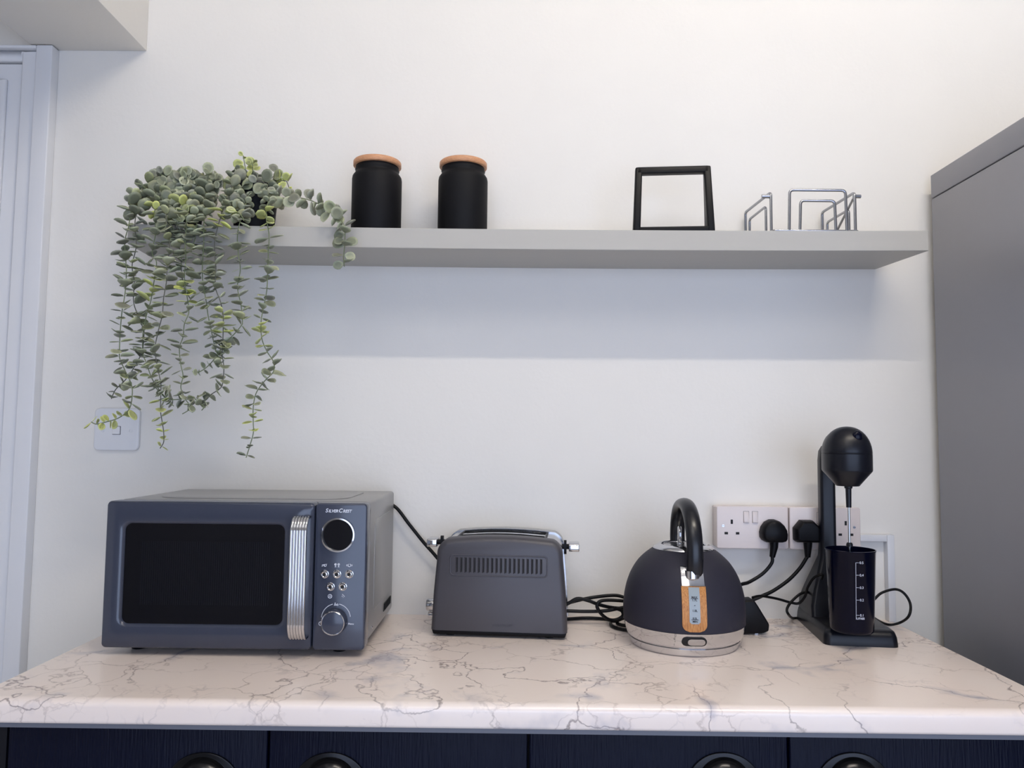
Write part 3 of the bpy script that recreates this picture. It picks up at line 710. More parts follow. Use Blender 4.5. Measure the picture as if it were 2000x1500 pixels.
# chrome mount
bm = NB(); lathe(bm, [(0, -.0), (.0125, 0), (.0125, .012), (0, .012)], 24, o=(0, -.0845, Z(.128))); 
def patch(bm, z0, z1, hw, off, nz=12, nx_=10, round_bottom=0.0, round_top=0.0, thick=.003, cx=0.0):
    G = []
    for i in range(nz+1):
        z = z0+(z1-z0)*i/nz; w = hw(z) if callable(hw) else hw
        if round_bottom and z-z0 < round_bottom: w = w-round_bottom+math.sqrt(max(0, round_bottom**2-(round_bottom-(z-z0))**2))
        row = []
        for j in range(nx_+1):
            x = cx+w*(-1+2*j/nx_); R_ = KRs(z)+off; row.append((x, -math.sqrt(R_*R_-x*x), Z(z)))
        G.append(row)
    V1 = [[bm.verts.new(p) for p in row] for row in G]; V2 = [[bm.verts.new((p[0], p[1]+thick, p[2])) for p in row] for row in G]
    for i in range(nz):
        for j in range(nx_):
            bm.faces.new((V1[i][j], V1[i][j+1], V1[i+1][j+1], V1[i+1][j])); bm.faces.new((V2[i][j], V2[i+1][j], V2[i+1][j+1], V2[i][j+1]))
    for i in range(nz):
        bm.faces.new((V1[i][0], V1[i+1][0], V2[i+1][0], V2[i][0])); bm.faces.new((V1[i][-1], V2[i][-1], V2[i+1][-1], V1[i+1][-1]))
    for j in range(nx_):
        bm.faces.new((V1[0][j], V2[0][j], V2[0][j+1], V1[0][j+1])); bm.faces.new((V1[-1][j], V1[-1][j+1], V2[-1][j+1], V2[-1][j]))
patch(bm, .1165, .1455, .0185, .003); obj('handle_mount', bm, 'chrome', K, sharp=60)
bm = NB(); patch(bm, .0445, .1160, .0200, .0035, nz=28, round_bottom=.012); g = obj('gauge_surround', bm, 'oak', K, sharp=60, label='light wood frame of the water gauge')
bm = NB(); patch(bm, .058, .1150, .0088, .0046, nz=20, round_bottom=.003); gw = obj('gauge_window', bm, 'gauge', g, sharp=60)
def kf(co):
    z = co.z+.0134; R_ = KRs(z)+.0050-co.y*.0; return Vector((co.x, -math.sqrt(R_*R_-co.x**2), co.z))
pr = []
for s_, z_, sz in (('MAX', .0985, .0045), ('1.7L', .0940, .005), ('-', .0855, .008), ('1.0L', .0775, .005), ('0.5L', .0655, .0045), ('MIN', .0605, .0045)):
    pr.append(tmesh(s_, sz, (0, 0, Z(z_)), fn=kf, bold=.0001))
bmx = NB()
for z_ in (.0975, .0645): patch(bmx, z_, z_+.0006, .006, .0049, nz=1, thick=.0005)
me = bpy.data.meshes.new('x'); bmx.to_mesh(me); bmx.free(); pr.append(me)
merge_text('gauge_markings', pr, 'dark_print', gw)
# switch on the band
bm = NB(); patch(bm, .0200, .0350, lambda z: .0130+math.sqrt(max(0, .0075**2-(z-.0275)**2)), .0012, nz=14, nx_=14); sw = obj('switch_recess', bm, 'dark', K, sharp=60)
for v in sw.data.vertices: v.co.x += .0
bm = NB(); patch(bm, .0223, .0327, lambda z: .0090+math.sqrt(max(0, .0052**2-(z-.0275)**2)), .0040, nz=10, cx=.003, thick=.004); obj('switch', bm, 'steel', sw, sharp=60)
# the switch sits a little right of centre
pr = [tmesh('0', .0055, (-.0325, 0, Z(.0305)), fn=kf), tmesh('I', .0055, (-.0325, 0, Z(.0205)), fn=kf)]
merge_text('switch_markings', pr, 'dark_print', band)
bm = NB(); tube(bm, [(0, .088, Z(.12)), (0, .108, Z(.135)), (0, .118, Z(.150))], lambda t_: .016-.004*t_, 16, r2=lambda t_: .013-.005*t_); obj('spout', bm, 'chrome', K)

# ================================================================== sockets, trunking, switch plate
def plate(u0, v0, u1, v1, yfront, label, cat, name, grp):
    a = at(u0, (v0+v1)/2, yfront); b = at(u1, (v0+v1)/2, yfront); zt = at((u0+u1)/2, v0, yfront).z; zb = at((u0+u1)/2, v1, yfront).z
    t = empty(name, ((a.x+b.x)/2, 0, (zt+zb)/2), 0, label, cat, grp)
    return t, (b.x-a.x)/2, (zt-zb)/2
grp = 'double wall sockets above the worktop'
SF = -.038
def pin(bm, x, z, w, h, y): box(bm, x-w/2, x+w/2, y-.0004, y+.001, z-h/2, z+h/2)
for k, (u0, v0, u1, v1, lb) in enumerate(((1400, 989, 1540, 1072, 'white double wall socket, the left one, with rounded black plug and empty left outlet'),
                                     (1542.5, 991, 1681, 1074, 'white double wall socket behind the drinks mixer, with angular black plug'))):
    t, hw, hh = plate(u0, v0, u1, v1, SF, lb, 'socket', 'double_socket', grp)
    bm = NB(); ext(bm, rrect(-hw+.001, hw-.001, -hh+.001, hh-.001, .003, 4), SF+.009, 0); obj('back_box', bm, 'white_warm_lit', t, bevel=.001, seg=2)
    bm = NB(); ext(bm, rrect(-hw, hw, -hh, hh, .004, 4), SF, SF+.0095); fpl = obj('face_plate', bm, 'white_warm_lit', t, bevel=.0018)
    for cx in (-hw*.58, hw*.58):
        for a_ in ((cx, .011, .0042, .0085), (cx-.0112, -.0115, .0068, .0046), (cx+.0112, -.0115, .0068, .0046)):
            bm = NB(); pin(bm, *a_, SF); obj('pin_hole', bm, 'dark', fpl)
    for cx in (-hw+.0125, hw-.0125):
        bm = NB(); lathe(bm, [(0, -.0006), (.0026, -.0006), (.0032, .001), (0, .001)], 20, axis='y', o=(cx, SF, .003)); s = obj('screw', bm, 'steel', fpl)
        bm = NB(); box(bm, cx-.0022, cx+.0022, SF-.0009, SF-.0004, .0026, .0034); obj('screw_slot', bm, 'dark', s)
    for cx in (-.0125, .005) if k == 0 else (-.0105, .0075):
        bm = NB(); z0, z1 = .010, .0315
        hexa(bm, [(cx-.0052, SF+.001, z0), (cx+.0052, SF+.001, z0), (cx+.0052, SF+.002, z0), (cx-.0052, SF+.002, z0), (cx-.0052, SF-.001, z1), (cx+.0052, SF-.001, z1), (cx+.0052, SF+.002, z1), (cx-.0052, SF+.002, z1)])
        for v in bm.verts:
            if abs(v.co.y-(SF+.001)) < 1e-5: v.co.y = SF-.0035
        rk = obj('rocker_switch', bm, 'white_warm_lit', fpl, bevel=.0006, seg=2)
        bm = NB(); box(bm, cx-.0058, cx+.0058, SF-.0003, SF+.001, z0-.0008, z1+.0006); obj('rocker_gap_shade', bm, 'gap', rk)
t, hw, hh = plate(183, 797, 271, 880, -.009, 'white square single switch plate on the wall under the trailing plant', 'switch', 'wall_switch', None)
bm = NB(); ext(bm, rrect(-hw, hw, -hh, hh, .010, 6), -.009, 0); fpl = obj('face_plate', bm, 'gloss_white', t, bevel=.003)
bm = NB(); box(bm, -.0065, .0085, -.0125, -.008, -.010, .0055); rk = obj('rocker_switch', bm, 'gloss_white', fpl, bevel=.0012)
bm = NB(); box(bm, -.0074, .0094, -.0094, -.008, -.0109, .0064); obj('rocker_gap_shade', bm, 'gap', rk)
for cx in (-.028, .030):
    bm = NB(); lathe(bm, [(.0038, -.0098), (.003, -.0098), (.003, -.0085), (.0038, -.0085), (.0038, -.0098)], 20, axis='y', o=(cx, 0, -.003)); lathe(bm, [(0, -.0093), (.0028, -.0093), (.0028, -.0085), (0, -.0085)], 20, axis='y', o=(cx, 0, -.003)); obj('screw_cap', bm, 'gloss_white', fpl)
# trunking
ha = at(1686, 1045, -.016); hb_ = at(1733, 1058, -.016); va = at(1734, 1120, -.016); vb = at(1748, 1120, -.016)
t = empty('cable_trunking', (va.x, 0, CT), 0, 'white plastic cable trunking beside the right socket down to the worktop', 'trunking')
bm = NB(); box(bm, -.10, 0, -.016, 0, hb_.z-CT, ha.z-CT); obj('horizontal_run', bm, 'gloss_white', t, bevel=.001)
bm = NB(); box(bm, 0.0003, vb.x-va.x, -.017, 0, 0, ha.z-CT+.0005); obj('vertical_run', bm, 'gloss_white', t, bevel=.001)

# ================================================================== plugs
def plug(parent, c, shape, name='plug', neck=.030, lean=0.0):
    I = parent.location
    P = Vector(c)-I
    bm = NB()
    if shape == 'round':
        pts = [(-.0255, -.012), (-.0262, -.002), (-.0235, .008), (-.0165, .0175), (-.007, .0225), (.003, .0228), (.0115, .0195), (.0195, .0120), (.0248, .0025), (.0262, -.006), (.0255, -.0150), (.0225, -.0195), (.015, -.0215), (-.015, -.0215), (-.022, -.0175)]
    else:
        pts = [(-.026, -.017), (-.0265, .006), (-.0135, .0215), (.0095, .0215), (.0262, .0050), (.0265, -.0165), (.021, -.0215), (-.021, -.0215)]
    n_ = len(pts)
    lo = []
    for s, y in ((1.0, 0), (1.0, -.010), (.97, -.016), (.90, -.021), (.78, -.0235)):
        lo.append([bm.verts.new((P.x+p[0]*s, P.y+y, P.z+p[1]*s)) for p in pts])
    for a, b in zip(lo, lo[1:]):
        for i in range(n_): j = (i+1) % n_; bm.faces.new((a[i], a[j], b[j], b[i]))
    bm.faces.new(lo[0]); bm.faces.new(lo[-1])
    o = obj(name, bm, 'black', parent, sharp=50 if shape == 'round' else 28, bevel=.0006 if shape != 'round' else 0, bang=28)
    bm = NB(); tube(bm, [(P.x, P.y-.010, P.z-.018), (P.x, P.y-.010, P.z-.030), (P.x+lean*.5, P.y-.010, P.z-.040), (P.x+lean, P.y-.010, P.z-.050)], lambda t_: .0088-.0035*t_, 14); obj('strain_relief', bm, 'black', o)
    return (c[0]+lean, c[1]-.010, c[2]-.049)
pc = at(1512, 1038, SF-.012); e = plug(pb, (pc.x, SF-.0005, pc.z), 'round', lean=-.004)
cable(pb, [e, at(1507, 1100, -.050), at(1490, 1120, -.05), at(1463, 1137, -.055), at(1440, 1146, -.07), (kx+.085, -.085, CT+.04), (kx+.06, KY+.09, CT+.006), (kx+.045, KY+.075, CT+.005)], .0034)
tst = bpy.data.objects['toaster']
def inv(parent, p): return Matrix.Rotation(-parent.rotation_euler.z, 3, 'Z') @ (Vector(p)-parent.location)
# plug in the right socket (toaster lead) is modelled from the toaster's lead
lead = empty('appliance_lead', (0, 0, 0), 0, 'black lead from the angular plug in the right socket down behind the kettle', 'cable')
lead.location = (at(1580, 1170, -.05).x, -.04, CT)
pc = at(1578, 1038, SF-.012); e = plug(lead, (pc.x, SF-.0005, pc.z), 'angular', lean=-.001)
cable(lead, [e, at(1575, 1090, -.05), at(1562, 1110, -.052), at(1540, 1133, -.055), at(1510, 1154, -.06), at(1484, 1166, -.065), at(1462, 1178, -.062), (at(1445, 1190, -.06).x, -.055, CT+.012), (.40, -.04, CT+.004), (.33, -.03, CT+.0036), (.27, -.035, CT+.0036)], .0034)
# coiled lead on the worktop between toaster and kettle
def wt_(u, v, h=.0035): return atz(u, v, CT+h)
coil = empty('coiled_lead', (wt_(1160, 1205).x, wt_(1160, 1205).y, CT), 0, 'tangle of black power lead on the worktop between toaster and kettle', 'cable')
def C6(x, y, yy): return at(x/4.167+760, y/4.167+960, yy)
cable(coil, [C6(1330, 960, -.085), C6(1450, 915, -.085), C6(1530, 872, -.085), C6(1620, 888, -.083), C6(1700, 918, -.08), C6(1800, 942, -.075), C6(1900, 950, -.07), C6(1990, 940, -.065), C6(2010, 900, -.06), C6(1920, 864, -.06), C6(1850, 846, -.06), C6(1750, 850, -.062), C6(1600, 872, -.065), C6(1450, 910, -.07), C6(1350, 950, -.07)], .0033)
cable(coil, [C6(1330, 975, -.078), C6(1450, 972, -.078), C6(1600, 976, -.078), C6(1750, 972, -.082), C6(1850, 955, -.085), C6(1960, 930, -.08), C6(1990, 905, -.08), C6(1920, 892, -.085), C6(1780, 884, -.09), C6(1715, 895, -.093), C6(1692, 930, -.095), C6(1710, 975, -.095), C6(1750, 1018, -.092), C6(1800, 1045, -.088), C6(1860, 1040, -.085), C6(1902, 1010, -.085), C6(1892, 970, -.088), C6(1830, 948, -.09)], .0033)
cable(coil, [wt_(1070, 1210), wt_(1107, 1209), wt_(1145, 1207), wt_(1180, 1209, .004), wt_(1200, 1213, .0085), wt_(1216, 1208, .0095), wt_(1240, 1200, .0085)], .0033)
cable(coil, [wt_(1193, 1212, .0036), wt_(1194, 1221, .0036), wt_(1206, 1227, .0036), wt_(1228, 1231, .0036), wt_(1250, 1230, .0036)], .0033)
cable(coil, [wt_(1205, 1217, .0036), wt_(1216, 1221, .0036), wt_(1238, 1222, .0036), wt_(1256, 1218, .0036)], .0033)

# ================================================================== drinks mixer
MXY = -.262
cb = atz(1686, 1264, CT)
mt = empty('drinks_mixer', (cb.x, cb.y+.003, CT), math.radians(-6.5), 'black drinks mixer with domed head and tall stand at the right of the worktop', 'mixer')
I2 = lambda p: Matrix.Rotation(-mt.rotation_euler.z, 3, 'Z') @ (Vector(p)-mt.location)
# base foot
bw, bd = .063, .215
bm = NB()
sec = [(0, 1.0, 0.0), (.004, 1.0, 0.0), (.016, .975, .002), (.024, .93, .006), (.027, .86, .013)]
def foot(s_): 
    return None
loops = []
for z, k, ins in sec:
    w = bw*1.0-(1-k)*.5*.1; loops.append([bm.verts.new((p[0], p[1], z)) for p in rrect(-w, w, ins, bd-ins*.3, .012, 5)])
for a, b in zip(loops, loops[1:]):
    for i in range(len(a)): j = (i+1) % len(a); bm.faces.new((a[i], a[j], b[j], b[i]))
bm.faces.new(loops[0]); bm.faces.new(loops[-1])
obj('base', bm, 'mixer', mt, sharp=50)
# sloped fairing and column
cw = .0145
colc = I2(at(1634, 1000, -.125)); cyl0, cyl1 = .130, .165
ccx = colc.x
tz = 1.171-CT
bm = NB(); loops = []
for z, hw, ya, yb in ((.020, bw-.004, .095, bd-.002), (.045, .054, .104, bd-.010), (.075, .042, .112, bd-.026), (.105, .0285, .120, bd-.042), (.125, .0195, .125, bd-.052), (.135, cw+.0018, .127, bd-.058), (.16, cw, .128, bd-.060), (.28, cw, .128, bd-.060), (.32, cw, .126, bd-.060), (.338, cw*.9, .124, bd-.062), (.348, cw*.6, .122, bd-.068)):
    k = min(1, max(0, (z-.02)/.11)); cx_ = ccx*k
    loops.append([bm.verts.new((cx_+p[0], p[1], z)) for p in rrect(-hw, hw, ya, yb, .007, 5)])
for a, b in zip(loops, loops[1:]):
    for i in range(len(a)): j = (i+1) % len(a); bm.faces.new((a[i], a[j], b[j], b[i]))
bm.faces.new(loops[0]); bm.faces.new(loops[-1])
obj('column', bm, 'mixer', mt, sharp=50)
# motor head
hc = I2(at(1655, 900, -.205)); 
zT = at(1655, 833, -.205).z-CT; zS = at(1655, 886, -.205).z-CT; zM = at(1655, 920, -.205).z-CT; zB = at(1655, 949, -.205).z-CT
HR = .0412
bm = NB()
def headloop(z, r, ry=None):
    # rounded box that reaches back to the column
    ry = ry or r; pts = []
    for i in range(48):
        a = 2*math.pi*i/48; x = r*math.cos(a); y = r*math.sin(a)
        if y > 0: y = y*(1.5 if r > .03 else 1.2)
        pts.append(bm.verts.new((hc.x+x, hc.y+y, z)))
    return pts
prof_ = [(zS+.0, HR*1.0)]
loops = []
for z, r_ in ((zB, .0), (zB, HR*.46), (zB+.002, HR*.50), (zM, HR*.985), (zM+.002, HR*1.0), (zS-.0005, HR*1.0), (zS, HR*.985)):
    loops.append(headloop(z, max(r_, .0008)))
for a, b in zip(loops, loops[1:]):
    for i in range(48): j = (i+1) % 48; bm.faces.new((a[i], a[j], b[j], b[i]))
bm.faces.new(loops[0]); bm.faces.new(loops[-1])
hd = obj('motor_housing', bm, 'mixer', mt, sharp=35)
bm = NB(); loops = [headloop(zS, HR*.985), headloop(zS+.0008, HR*1.0)]
for i in range(1, 13):
    a = math.radians(90*i/12); loops.append(headloop(zS+(zT-zS)*math.sin(a), max(.001, HR*math.cos(a)**.92)))
for a, b in zip(loops, loops[1:]):
    for i in range(48): j = (i+1) % 48; bm.faces.new((a[i], a[j], b[j], b[i]))
bm.faces.new(loops[0]); bm.faces.new(loops[-1])
dome = obj('head_dome', bm, 'mixer', mt, sharp=50)
bm = NB(); tube(bm, [(hc.x+.006, hc.y-HR*.90, zS+.020), (hc.x+.0085, hc.y-HR*.90, zS+.020+.0001)], .001, 6)
bm.free(); bm = NB()
bmesh.ops.create_uvsphere(bm, u_segments=20, v_segments=12, radius=.011)
for v in bm.verts: v.co = Vector((v.co.x*.8+hc.x+.0085, v.co.y*.5+hc.y-HR*.72, v.co.z*.95+zS+(zT-zS)*.62))
obj('power_button', bm, 'black_gloss', dome)
# shaft
sx_ = hc.x+.000
def sh_at(u, v): return I2(at(u, v, -.205))
sp = sh_at(1657.5, 980)
bm = NB(); lathe(bm, [(0, zB+.001), (.0072, zB+.001), (.0066, zB-.004), (.0050, zB-.005), (.0044, sh_at(1657, 991).z), (0, sh_at(1657, 991).z)], 24, c=(sp.x, hc.y)); spd = obj('spindle_collar', bm, 'mixer', mt)
zst = sh_at(1657, 991).z
bm = NB(); lathe(bm, [(0, zst), (.0021, zst), (.0021, .045), (0, .045)], 16, c=(sp.x, hc.y)); sf = obj('shaft', bm, 'steel', mt, label='thin steel mixing shaft')
zr_ = sh_at(1657, 1064).z
bm = NB(); lathe(bm, [(0, zr_+.004), (.004, zr_+.004), (.0055, zr_+.001), (.0055, zr_-.003), (0, zr_-.003)], 20, c=(sp.x, hc.y)); obj('collar', bm, 'mixer', sf)
bm = NB(); lathe(bm, [(0, .047), (.012, .047), (.014, .045), (.012, .043), (0, .043)], 24, c=(sp.x, hc.y)); obj('agitator', bm, 'mixer', sf)
# cup (stands on the foot: a thing of its own)
cc = at(1660.5, 1072, -.205); CZ = CT+.0275
cup = empty('mixing_cup', (cc.x, -.205, CZ), math.radians(-6.5), 'tall dark measuring cup with white litre scale standing on the mixer foot', 'cup')
ch = cc.z-CZ; r1, r0 = .0415, .0360
bm = NB(); lathe(bm, [(0, 0), (r0-.004, 0), (r0-.001, .0015), (r0, .005), (r1-.0005, ch-.003), (r1+.0004, ch-.002), (r1+.0004, ch), (r1-.0012, ch), (r0-.0015, .008), (0, .006)], 80)
cu = obj('cup_wall', bm, 'black_gloss', cup, sharp=50)
def cf(co):
    z = co.z; R_ = r0+(r1-r0)*(z/ch)+.0003; a = co.x/R_; return Vector((R_*math.sin(a), -R_*math.cos(a), z))
I3 = lambda p: Matrix.Rotation(-cup.rotation_euler.z, 3, 'Z') @ (Vector(p)-cup.location)
pl_ = I3(at(1672.5, 1155, -.205-.04)); ax = math.asin(max(-1, min(1, pl_.x/.0405)))*.0405
zt_ = I3(at(1672, 1099, -.205-.04)).z; zb_ = I3(at(1672, 1211, -.205-.04)).z
bm = NB()
def strip(x0, x1, z0, z1):
    n_ = 8; A_ = []
    for i in range(n_+1):
        x = x0+(x1-x0)*i/n_; a = cf(Vector((x, 0, z0))); b = cf(Vector((x, 0, z1))); A_.append((bm.verts.new(a), bm.verts.new(b)))
    for p, q in zip(A_, A_[1:]): bm.faces.new((p[0], q[0], q[1], p[1]))
nseg = 10
for i in range(nseg): strip(ax-.00045, ax+.00045, zb_+(zt_-zb_)*i/nseg, zb_+(zt_-zb_)*(i+1)/nseg)
ticks = [zt_, I3(at(1672, 1123.5, -.245)).z, I3(at(1672, 1148, -.245)).z, I3(at(1672, 1172.5, -.245)).z, I3(at(1672, 1202.5, -.245)).z]
for z_ in ticks: strip(ax, ax+.005, z_-.0004, z_+.0004)
mm = bpy.data.meshes.new('s'); bmesh.ops.solidify(bm, geom=bm.faces[:], thickness=.0001); bm.to_mesh(mm); bm.free()
pr = [mm]
for s_, z_ in zip(('0.5', '0.4', '0.3', '0.2', '0.1'), ticks): pr.append(tmesh(s_, .0058, (ax+.0060, 0, z_-.0019), align='LEFT', fn=cf, bold=.00003, depth=.0))
pr.append(tmesh('LITRES', .0046, (ax+.0008, 0, zb_+.0002), align='LEFT', fn=cf, bold=.0001, depth=.0))
merge_text('scale_markings', pr, 'print', cu)
# mixer lead with its loose plug
cable(mt, [at(1605, 1130, -.09), at(1606, 1122, -.10), at(1590, 1128, -.09), at(1578, 1146, -.08), at(1572, 1165, -.07), at(1560, 1178, -.062), at(1545, 1177, -.06), at(1520, 1170, -.062), at(1500, 1166, -.07), at(1484, 1164, -.09), at(1470, 1167, -.108)], .0025)
cable(mt, [at(1590, 1161, -.050), at(1578, 1157, -.055), at(1563, 1160, -.06), at(1545, 1176, -.066), at(1537, 1190, -.075), at(1540, 1200, -.073), wt_(1548, 1207, .0035), wt_(1564, 1206, .0035)], .0025)
cable(mt, [at(1690, 1185, -.07), at(1706, 1172, -.07), at(1722, 1158, -.068), at(1748, 1151, -.066), at(1766, 1159, -.068), at(1778, 1180, -.075), at(1775, 1203, -.085), wt_(1758, 1216, .009), wt_(1735, 1220, .004), wt_(1712, 1210, .004), wt_(1700, 1200, .004)], .0025)
# loose plug body lying on its pins behind the kettle
po = at(1466, 1190, -.115); loc = Vector((po.x, -.115, CT))
bm = NB()
prf = [(-.031, .012), (-.029, .046), (-.018, .060), (.002, .062), (.010, .050), (.0295, .018), (.028, .006), (.018, .002), (-.02, .000)]
prf = [(p[0], p[1]+.001) for p in prf]
ext(bm, prf, -.018, .018)
for v in bm.verts: v.co = I2(Vector((v.co.x, v.co.y, v.co.z))+loc)
pg = obj('plug', bm, 'black', mt, bevel=.003)
bm = NB()
for dx_ in (-.009, .009): box(bm, .004, .010, dx_-.002, dx_+.002, -.0, .006)
for v in bm.verts: v.co = I2(v.co+loc)
obj('plug_pin', bm, 'steel', pg)

# ================================================================== trailing plants
LG = [(136, 141, 116), (146, 151, 124), (120, 125, 102), (154, 157, 130), (140, 142, 124)]
class Leaves:
    def __init__(s): s.v = []; s.f = []; s.c = []
    def add(s, p, d, nrm, L_, W_, tint, cup_=.15):
        d = d.normalized(); side = d.cross(nrm).normalized(); nn = side.cross(d).normalized(); b = len(s.v); K_ = 12
        rows = ((0.0, .0), (.55, .6), (1.0, 1.0))
        s.v.append(p+d*L_*.55-nn*cup_*L_*.25); s.c.append(tint[0])
        for kk, (sc, rim) in enumerate(rows[1:]):
            for i in range(K_):
                a = 2*math.pi*i/K_; cx_, sy_ = math.cos(a), math.sin(a)
                w = 1.0 if cx_ > 0 else 1.0-.38*(-cx_)**2
                q = p+d*L_*(.55+.5*sc*cx_)+side*W_*.5*sc*sy_*w+nn*cup_*L_*(.6*sc*sc*abs(sy_)-.25*(1-sc)+.15*sc*cx_)
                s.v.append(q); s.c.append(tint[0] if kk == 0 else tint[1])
        for i in range(K_): j = (i+1) % K_; s.f.append((b, b+1+i, b+1+j)); s.f.append((b+1+i, b+1+K_+i, b+1+K_+j, b+1+j))
        # short stalk base point
    def build(s, name, parent):
        me = bpy.data.meshes.new(name); me.from_pydata([tuple(v) for v in s.v], [], s.f); me.materials.append(M['leaf'])
        ca = me.color_attributes.new('tint', 'FLOAT_COLOR', 'POINT')
        for i, c in enumerate(s.c): ca.data[i].color = c
        for p in me.polygons: p.use_smooth = True
        o = bpy.data.objects.new(name, me); COL.objects.link(o); o.parent = parent
        so = o.modifiers.new('thickness', 'SOLIDIFY'); so.thickness = .0005
        return o
RNG = random.Random(11)
def tint(young=0.0, dark=0.0):
    a = RNG.choice(LG); k = RNG.uniform(.86, 1.1)*(1-dark)
    c = [a[i]*k for i in range(3)]
    if young > 0: c = [c[0]*(1-young)+186*young, c[1]*(1-young)+192*young, c[2]*(1-young)+104*young]
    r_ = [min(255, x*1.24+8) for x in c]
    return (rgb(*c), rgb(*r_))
def strand(parent, pts, sp=.0135, size=.0185, young=(), face=0.0, nm='trailing_stem', endsize=.6, rad=.0009, down=0.0, yz=0.0):
    P = catmull(pts, 10); o0 = parent.location
    bm = NB(); tube(bm, [p-o0 for p in P], rad, 6); st = obj(nm, bm, 'stem' if RNG.random() < .6 else 'stem_dark', parent)
    LV = Leaves(); acc = 0; ph = RNG.uniform(0, 3.14); nxt = .004; tot = sum((b-a).length for a, b in zip(P, P[1:])); 
    for a, b in zip(P, P[1:]):
        sl = (b-a).length
        if sl == 0: continue
        while nxt <= acc+sl:
            k = (nxt-acc)/sl; p = a.lerp(b, k)-o0; t_ = (b-a).normalized(); s_ = nxt/tot
            ph += math.pi/2+RNG.uniform(-.35, .35)
            g = Vector((1, 0, 0)) if abs(t_.x) < .8 else Vector((0, 0, 1))
            e1 = (g-t_*g.dot(t_)).normalized(); e2 = t_.cross(e1)
            rr_ = RNG.uniform(.72, 1.15); sz = size*rr_*(1-(1-endsize)*max(0, (s_-.75)/.25))
            y_ = 0
            for (ya, yb) in young:
                if ya <= s_ <= yb: y_ = RNG.uniform(.4, .9)
            if y_ == 0 and RNG.random() < .10: y_ = RNG.uniform(.1, .3)
            for sg in (0, math.pi):
                an = ph+sg+RNG.uniform(-.2, .2); rad_ = e1*math.cos(an)+e2*math.sin(an)
                el = RNG.uniform(-.35, .95)
                d = (rad_+t_*(-.0)+t_*(el-.25)*.8).normalized()
                nn = (-t_+rad_*(el-.25)*.8+Vector((RNG.uniform(-.45, .45), RNG.uniform(-.75, .25), RNG.uniform(-.2, .2)))).normalized()
                if face and RNG.random() < face:
                    nn = (Vector((RNG.uniform(-.5, .5), -1, RNG.uniform(-.5, .5)))).normalized(); d = (rad_+Vector((RNG.uniform(-.3, .3), 0, RNG.uniform(-.3, .3)))).normalized(); d = (d-nn*d.dot(nn)).normalized()
                nn = (nn-d*nn.dot(d)).normalized()
                z_ = sz*RNG.uniform(.82, 1.2)*1.24
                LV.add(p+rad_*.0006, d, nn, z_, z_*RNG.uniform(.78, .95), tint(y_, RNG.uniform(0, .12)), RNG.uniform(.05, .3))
            nxt += sp*RNG.uniform(.75, 1.25)
        acc += sl
    LV.build('leaves', st)
def A2(x, y): return (x/3.5714+160, y/3.5714+280)
def A3(x, y): return (x/3.5714+160, y/3.5714+600)
def hang(parent, c2, c3, y0=-.10, yh=-.188, yj=0.0, edge=415, **k):
    px = [A2(*p) for p in c2]+[A3(*p) for p in c3]; out_ = []
    v0 = px[0][1]
    for i, (u, v) in enumerate(px):
        if v < edge and i < len(c2):
            kk = min(1, max(0, (v-v0)/max(1, edge-v0))); kk = max(kk, min(1, i*.3)); y = y0+(yh-y0)*kk
        else: y = yh
        out_.append(at(u, v, y+yj))
    strand(parent, out_, **k)
def pot(u, yc, label, rtop=.045, h=.098):
    c = at(u, 420, yc)
    t = empty('potted_plant', (c.x, yc, onshelf(c.x)), 0, label, 'plant', 'trailing plants in black pots')
    bm = NB(); lathe(bm, [(0, 0), (rtop*.80, 0), (rtop*.83, .003), (rtop*.97, h-.016), (rtop*1.0, h-.015), (rtop*1.03, h-.001), (rtop*1.02, h), (rtop*.95, h), (rtop*.93, h-.012), (0, h-.012)], 56); obj('pot', bm, 'pot', t, sharp=50)
    bm = NB(); lathe(bm, [(0, h-.006), (rtop*.6, h-.008), (rtop*.925, h-.0115), (0, h-.0119)], 32); obj('soil', bm, 'soil', t)
    return t
PL = pot(352, -.085, 'trailing artificial eucalyptus in a black pot, hidden under the densest foliage at the shelf end', h=.078)
PR = pot(497, -.085, 'trailing artificial eucalyptus in a black pot standing nearer the storage jars')
# left plant strands
hang(PL, [(560, 275), (440, 285), (380, 370), (345, 470), (325, 580), (300, 680), (305, 800), (310, 900), (300, 1050), (280, 1170), (268, 1300), (262, 1440)], [(265, 360), (300, 440), (345, 540), (350, 620), (330, 710), (260, 770), (170, 800), (100, 815), (65, 800)], yj=-.004, young=((.86, 1),))
hang(PL, [(570, 300), (450, 320), (410, 400), (385, 480), (370, 560), (378, 720), (350, 850), (365, 960), (360, 1100), (390, 1200), (430, 1300)], [(432, 200), (420, 310), (380, 390), (345, 450), (300, 510), (235, 575), (205, 640)], yj=.006)
hang(PL, [(590, 250), (555, 330), (520, 420), (505, 500), (515, 620), (490, 760), (520, 830), (505, 950), (480, 1100), (450, 1200), (430, 1300)], [(425, 200), (425, 320), (450, 390), (490, 500), (550, 590), (610, 660), (640, 690)], young=((.18, .24), (.5, .6)))
hang(PL, [(650, 300), (620, 380), (590, 490), (600, 600), (610, 720), (595, 850), (590, 960), (570, 1080), (560, 1200), (530, 1320), (510, 1440)], [(530, 430), (550, 530), (550, 620), (548, 720), (560, 800), (570, 870), (570, 940), (545, 985)], yj=-.008, young=((.82, 1),))
hang(PL, [(760, 300), (725, 350), (715, 420), (710, 480), (730, 560), (720, 680), (725, 800), (715, 940), (735, 1080), (745, 1180), (715, 1260), (705, 1350), (680, 1430)], [(690, 400), (705, 480), (690, 560), (720, 640), (760, 700), (700, 745)], yj=-.004, young=((.14, .24), (.48, .58)))
hang(PL, [(640, 330), (640, 450), (650, 560), (660, 650), (690, 780), (695, 900), (715, 1010), (760, 1090)], [], yj=.008)
